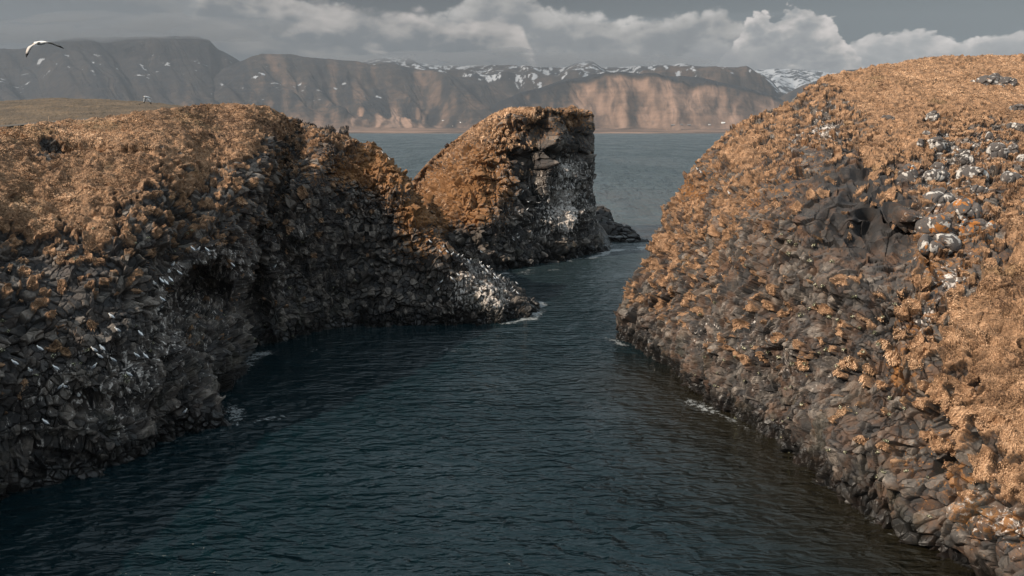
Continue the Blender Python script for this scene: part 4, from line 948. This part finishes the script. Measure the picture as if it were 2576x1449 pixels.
def rod(a, b, r):
    V = []; 
    for p in (a, b):
        for k in range(5): t = 2 * math.pi * k / 5; V.append((p[0] + r * math.cos(t), p[1] + r * math.sin(t), p[2]))
    return V, [(k, (k + 1) % 5, 5 + (k + 1) % 5, 5 + k) for k in range(5)] + [(0, 1, 2, 3, 4), (5, 6, 7, 8, 9)]
GM = dict(body=pymesh('gull_body', [(*tube(body_st), WHITE)]), bill=pymesh('gull_bill', [(*tube(bill_st, 6), YEL)]))
for s_, nm in ((1, 'wl'), (-1, 'wr')): GM[nm] = pymesh('gull_wing', [(*tube(wing_st(s_), 8), GREY), (*tube(tip_st(s_), 8), BLACK)])
for s_, nm in ((1, 'll'), (-1, 'lr')): GM[nm] = pymesh('gull_leg', [(*rod(*leg_st(s_), .006), DARKLEG)])
GM['small'] = pymesh('small_gull', [(*tube(body_st, 8), WHITE), (*tube(bill_st, 5), YEL)] + [x for s_ in (1, -1) for x in ((*tube(wing_st(s_), 6), GREY), (*tube(tip_st(s_), 6), BLACK), (*rod(*leg_st(s_), .007), DARKLEG))])
def stand_gull(px, py, yaw, label, group, detail, size=1.0, rocks=None):
    s_ = surf_at(px, py, rocks)
    if s_ is None: return
    P0, N0, d0 = s_
    sz = 1.12 * size
    loc = P0 + N0 * .20 + np.array([0, -.10, .03])
    if detail:
        root = bpy.data.objects.new('gull', None); col.objects.link(root); root.empty_display_size = .1
        for nm, key in (('body', 'body'), ('bill', 'bill'), ('wing', 'wl'), ('wing', 'wr'), ('leg', 'll'), ('leg', 'lr')):
            c = bpy.data.objects.new(nm, GM[key]); col.objects.link(c); c.parent = root
    else:
        root = bpy.data.objects.new('gull', GM['small']); col.objects.link(root)
    root.location = loc; root.rotation_euler = (0, 0, yaw); root.scale = (sz * .88, sz * 1.35, sz * 1.32)
    tag(root, label, 'gull', group)
def z2(x, y, x0, y0, s): return (x / s + x0) * .62891, (y / s + y0) * .62891
ORD = ['leftmost', 'second', 'third', 'fourth', 'fifth', 'sixth', 'seventh', 'eighth', 'ninth', 'tenth', 'eleventh', 'twelfth']
def face_word(yaw):
    c = math.cos(yaw); return 'facing right' if c > .35 else ('facing left' if c < -.35 else 'facing the camera')
def flock(pts, x0, y0, s, place, group, detail, size=1.0, rocks=None, yaws=None):
    P_ = sorted(pts)
    for i, (x, y) in enumerate(P_):
        yaw = random.choice([math.pi + random.uniform(-.5, .5), math.pi + random.uniform(-.5, .5), random.uniform(-.6, .6), -math.pi / 2 + random.uniform(-.5, .5)])
        w_ = ORD[i] + (' from left' if i else '')
        if i == len(P_) - 1 and i: w_ = 'rightmost'
        stand_gull(*z2(x, y, x0, y0, s), yaw, 'gull %s, %s of %s' % (face_word(yaw), w_, place), group, detail, size, rocks)
g1 = 'gulls resting on the low rock point'
A = (1700, 950, 5.724)
flock([(85,140),(310,370),(465,292),(552,398),(690,415),(765,482),(835,485)], *A, 'the row high on the point', g1, False, 1, [left])
flock([(1010,585),(1055,575),(1025,645),(1235,650),(1265,640),(1265,725)], *A, 'the huddle midway down the point', g1, False, 1, [left])
flock([(1350,712),(1390,730),(1480,735),(1385,815),(1345,865),(1388,862)], *A, "those by the pale block on the point", g1, False, 1, [left])
flock([(1600,915),(1685,930),(1605,990),(1655,985),(1780,1005)], *A, 'the cluster below the pale block', g1, False, 1, [left])
flock([(755,935),(385,1055),(640,1050),(338,1240),(1425,1170),(1268,1325)], *A, "those scattered on the face of the point", g1, False, 1, [left])
flock([(2115,1110),(1995,1210),(2005,1280),(2130,1325)], *A, 'those at the wet tip', g1, False, 1, [left])
flock([(2030,145),(2085,90),(2160,70)], *A, "three low on the left foot of the stack", 'gulls nesting on the sea stack', False, 1, [stack])
B = (0, 1250, 4.14); g2 = 'gulls nesting on the dark left cliff'
flock([(215,900),(690,658),(530,1065),(970,975),(1040,1272),(1115,1268)], *B, 'those on ledges near the left edge', g2, True, 1, [left])
flock([(1600,708),(1700,640),(1690,778),(1600,945),(1560,1292),(1315,1392),(1895,838)], *B, 'those on the white stained ledges', g2, True, 1, [left])
flock([(1850,128),(1960,352),(2325,402),(2260,802),(2410,792),(2150,1112)], *B, 'those right of the stained ledges', g2, True, 1, [left])
flock([(1268,350),(312,425)], 0, 1450, 1.697, 'two lowest above the black water', g2, True, 1, [left])
Cc = (600, 950, 4.14)
flock([(45,820),(195,765),(265,800),(350,775),(190,1105),(320,578),(390,455)], *Cc, 'those left of the dark cave', g2, True, 1, [left])
flock([(540,708),(612,672),(755,295),(805,292),(950,272),(1025,362),(865,755)], *Cc, 'those on the brow above the cave', g2, True, 1, [left])
flock([(1335,478),(1215,552),(2090,545)], *Cc, 'three right of the cave brow', g2, True, 1, [left])
Dd = (2050, 700, 4.14); g3 = 'gulls nesting on the sea stack'
flock([(110,670),(230,238),(170,338),(250,580),(660,740),(675,258)], *Dd, "those in the dark hollow", g3, False, 1, [stack])
flock([(785,32),(1015,28),(985,162),(1225,28),(915,288),(750,372),(1105,190)], *Dd, "those high on the white stained face", g3, False, 1, [stack])
flock([(935,748),(985,782),(1065,778),(940,378),(1130,382),(1085,492),(1195,350),(1195,640)], *Dd, "those on the lower right stack face", g3, False, 1, [stack])
E_ = (2600, 0, 1.722); g4 = 'gulls on the right cliff edge'
for (x, y), lab in zip([(328, 1185), (365, 1222), (558, 1358)], ['white gull on the left rim of the right cliff against the sea, upper of two', 'white gull just below the rim of the right cliff, lower of two', 'lone white gull on a turf ledge of the right cliff']):
    stand_gull(*z2(x, y, *E_), math.pi + .3, lab, g4, False, 1.0, [right])
for (x, y), lab in zip([(430, 1132), (475, 1172)], ['white gull high on the orange lichened shoulder, upper of two', 'white gull on the orange lichened shoulder, lower of two']):
    stand_gull(*z2(x, y, 1300, 0, 1.811), math.pi + .6, lab, 'gulls on the orange shoulder', False, 1.0, [left])

def unit(v): v = np.array(v, float); return v / np.linalg.norm(v)
fly_st = [(-.21, 0, -.01, .030, .004), (-.14, 0, -.004, .034, .012), (-.07, 0, 0, .045, .034), (0, 0, 0, .054, .046), (.07, 0, .004, .046, .042), (.12, 0, .012, .032, .032), (.155, 0, .016, .030, .030), (.182, 0, .014, .016, .016)]
fly_bill = [(.176, 0, .013, .011, .011), (.20, 0, .009, .007, .007), (.222, 0, .004, .002, .002)]
def fly_gull(px, py, D, head, wl, wr, label, size=1.0, top=GREY):
    """head: heading; wl / wr: wing vectors (shoulder to tip) in world axes"""
    root = bpy.data.objects.new('gull', None); col.objects.link(root); root.empty_display_size = .1
    root.location = at(px, py, D); root.scale = (size,) * 3
    X = unit(head); Y = unit(np.cross([0, 0, 1], X)); Zv = np.cross(X, Y); M_ = np.stack([X, Y, Zv], 1)
    def tr(V): return np.array(V) @ M_.T
    def add(nm, parts):
        c = bpy.data.objects.new(nm, pymesh('flying_gull_' + nm, parts)); col.objects.link(c); c.parent = root; return c
    v, f = tube(fly_st, 12); add('body', [(tr(v), f, WHITE)])
    v, f = tube(fly_bill, 7); add('bill', [(tr(v), f, YEL)])
    for sgn, wv in ((1, wl), (-1, wr)):
        wv = np.array(wv, float); sh = X * .045 + Y * sgn * .035 + Zv * .02
        L_ = np.linalg.norm(wv); d_ = wv / L_; up_ = unit(np.cross(X, d_)) * (1 if np.cross(X, d_)[2] > 0 else -1)
        prof = [(0, .062, 0), (.18, .068, .020), (.36, .070, .035), (.5, .062, .035), (.66, .052, .022), (.80, .040, .005)]
        prof2 = [(.80, .0402, .005), (.90, .026, -.008), (1.0, .006, -.022)]
        def sheet(pr):
            V = []
            for t, ch, lift in pr:
                c = sh + wv * t + up_ * lift * 1.6 * L_ / .5 - X * (t - .36) * (.10 if t > .36 else -.05)
                V += [c + X * ch, c + up_ * .011 * (1.1 - t), c - X * ch, c - up_ * .008 * (1.1 - t)]
            n = len(pr); Fq = [(i * 4 + k, i * 4 + (k + 1) % 4, i * 4 + 4 + (k + 1) % 4, i * 4 + 4 + k) for i in range(n - 1) for k in range(4)]
            return V, Fq + [(0, 1, 2, 3), (4 * n - 4, 4 * n - 3, 4 * n - 2, 4 * n - 1)]
        v, f = sheet(prof); v2, f2 = sheet(prof2)
        add('wing', [(v, f, top), (v2, f2, BLACK)])
    tag(root, label, 'gull', 'gulls in flight')
fly_gull(104, 108, 16.5, (-1, .1, -.12), (-.33, -.12, -.34), (.36, .22, -.10), 'large white gull flying in front of the dark mountain at the upper left', .86, simple('pale_wing', (.50, .46, .43), .8, .06))
fly_gull(371, 245, 38, (-.6, -.7, .1), (-.20, -.10, -.30), (.15, .05, -.34), 'white gull with lowered wings flying low above the meadow edge', .95, WHITE)
fly_gull(1158, 308, 75, (-.2, 1, .1), (-.42, 0, .22), (.46, .1, -.16), 'gull banking over the far shore, upper of the pair left of the stack', .95)
fly_gull(1139, 317, 95, (0, -1, 0), (.42, 0, -.14), (-.42, 0, -.16), 'small gull with arched wings, lower of the pair left of the stack', .95)
fly_gull(1211, 634, 96, (-.6, .4, .1), (-.22, .1, .34), (.36, .1, -.16), 'white gull gliding low in front of the foot of the stack', 1.0, WHITE)
fly_gull(1330, 508, 112, (-.5, -.6, 0), (-.40, 0, .10), (.38, .1, .14), 'white gull with raised wings flying before the dark hollow of the stack', 1.0, WHITE)
fly_gull(1356, 510, 112, (0, -1, 0), (.42, 0, .06), (-.42, 0, .03), 'white gull with level wings beside another before the dark hollow', 1.0, WHITE)
fly_gull(1534, 552, 160, (1, .4, 0), (-.30, .1, .06), (.30, -.1, .26), 'dark gull skimming the open sea right of the stack', 1.1, BLACK)

# ---------------------------------------------------------------- cushions of flowering scurvy grass on the faces
rg = np.random.default_rng(77); cl = []
for x, y in [(900,400),(960,455),(1000,468),(1120,480),(950,540),(1100,590),(1100,700),(1140,770),(1200,770),(1250,590),(1090,920),(1130,905),(1030,955),(1230,985),(1290,995),(1390,980),(1610,990),(1540,1080),(860,1130),(690,1170),(660,1185),(810,1225),(880,1260),(1160,1235),(1210,1195),(1060,1300),(980,1310),(1570,1170),(1450,1060),(1330,1200),(1410,845),(1700,880),(350,970),(440,880),(1290,1310)]:
    cl.append((z2(x, y, 2600, 700, 1.722), right, 1.0))
for x, y in [(1240,830),(1350,820),(610,1030),(900,690),(2010,1060),(2140,1040),(2080,1160),(1480,620),(40,120),(150,280),(50,640)]:
    cl.append((z2(x, y, 0, 1250, 4.14), left, .9))
for _ in range(45): cl.append(((rg.uniform(1750, 2350), 0), right, .7))
for _ in range(30): cl.append(((rg.uniform(150, 900), rg.uniform(560, 900)), left, .7))
Vf, Ff, Mi = [], [], []
for (x, y), rk, s_ in cl:
    if y == 0: y = 1080 + (x - 2080) * .45 + rg.normal(0, 110)
    hit = surf_at(x, y, [rk])
    if hit is None: continue
    P0, N0, d0 = hit; r0 = (.10 + .10 * rg.random()) * s_ * max(1, d0 / 60)
    for k in range(34):
        u_ = rg.normal(0, 1, 3); u_ /= np.linalg.norm(u_); u_ = unit(u_ + N0 * .9)
        p = P0 + u_ * r0 * rg.uniform(.5, 1.1) * np.array([1.3, 1.3, .9]); a_ = unit(rg.normal(0, 1, 3)); b_ = unit(np.cross(a_, u_)); sz = r0 * (.16 if k % 2 else .22)
        n_ = len(Vf); Vf += [p - a_ * sz - b_ * sz, p + a_ * sz - b_ * sz, p + a_ * sz + b_ * sz, p - a_ * sz + b_ * sz]; Ff.append((n_, n_ + 1, n_ + 2, n_ + 3)); Mi.append(0 if k % 3 else 1)
sg = mesh_from('scurvy_grass', np.array(Vf), np.array(Ff), None, {}, mats=[simple('scurvy_leaf', (.050, .052, .022), .8, .3), simple('scurvy_flower', (.46, .43, .30), .8, .1)], midx=np.array(Mi))
tag(sg, 'pale flowering cushions of scurvy grass on the cliff ledges', kind='stuff')

# ---------------------------------------------------------------- stake in the meadow, farms on the far plain
a0 = at(123, 306, 92); a0[2] = float(meadow_z(np.array([123.]), np.array([92.]))[0])
v, f = rod((0, 0, -.3), (.03, 0, 1.15), .035); st = bpy.data.objects.new('stake', pymesh('stake', [(v, f, simple('weathered_wood', (.25, .17, .11), .9))])); col.objects.link(st); st.location = a0
tag(st, 'thin wooden stake standing alone in the meadow', 'stake')
GP = np.stack([X3.ravel(), Y3.ravel(), Z], 1); gx_, gy_, gd_ = project(GP)
def house(px, py, w_, l_, h_, wall, roofc, label):
    m = np.nonzero((np.abs(gx_ - px * K) < 1.2) & (np.abs(gy_ - py * K) < .8) & (gd_ < 5200) & (Z > 1))[0]
    if not len(m): m = np.array([np.argmin((gx_ - px * K) ** 2 + (gy_ - py * K) ** 2)])
    P0 = GP[m[0]]
    root = bpy.data.objects.new('farmhouse', None); col.objects.link(root); root.location = P0 + np.array([0, 0, -.5])
    b = [(x, y, z) for x in (-l_ / 2, l_ / 2) for y in (-w_ / 2, w_ / 2) for z in (0, h_)]
    fw = [(0, 1, 3, 2), (4, 6, 7, 5), (0, 4, 5, 1), (2, 3, 7, 6)]
    g = [(-l_ / 2, 0, h_ + w_ * .4), (l_ / 2, 0, h_ + w_ * .4)]
    c = bpy.data.objects.new('wall', pymesh('wall', [(b + g, fw + [(1, 3, 8), (5, 9, 7)], wall)])); col.objects.link(c); c.parent = root
    e = .6; rf = [(-l_ / 2 - e, -w_ / 2 - e, h_ - .2), (l_ / 2 + e, -w_ / 2 - e, h_ - .2), (l_ / 2 + e, 0, h_ + w_ * .4 + .3), (-l_ / 2 - e, 0, h_ + w_ * .4 + .3), (-l_ / 2 - e, w_ / 2 + e, h_ - .2), (l_ / 2 + e, w_ / 2 + e, h_ - .2)]
    c = bpy.data.objects.new('roof', pymesh('roof', [(rf, [(0, 1, 2, 3), (3, 2, 5, 4)], roofc)])); col.objects.link(c); c.parent = root
    tag(root, label, 'farmhouse', 'farms on the far shore')
WW = simple('white_render', (.75, .74, .72), .8, .05); GRR = simple('grey_roof', (.16, .15, .15), .8); DW = simple('dark_cladding', (.06, .055, .05), .8)
for a in [(1114, 304, 9, 17, 5, WW, GRR, 'white farmhouse on the far plain left of the stack'), (1822, 312, 9, 22, 5, WW, WW, 'white farmhouse on the far plain, rightmost near the cliff'), (1787, 313, 8, 14, 4, WW, GRR, 'pale farmhouse just left of the white one on the far plain'),
          (1736, 314, 9, 18, 4, DW, GRR, 'dark farm shed in the middle of the far row'), (1718, 314, 9, 14, 4, DW, GRR, 'small dark farm shed between two others on the far shore'), (1695, 315, 9, 22, 4, DW, GRR, 'long dark farm shed, leftmost of the far row')]: house(*a)
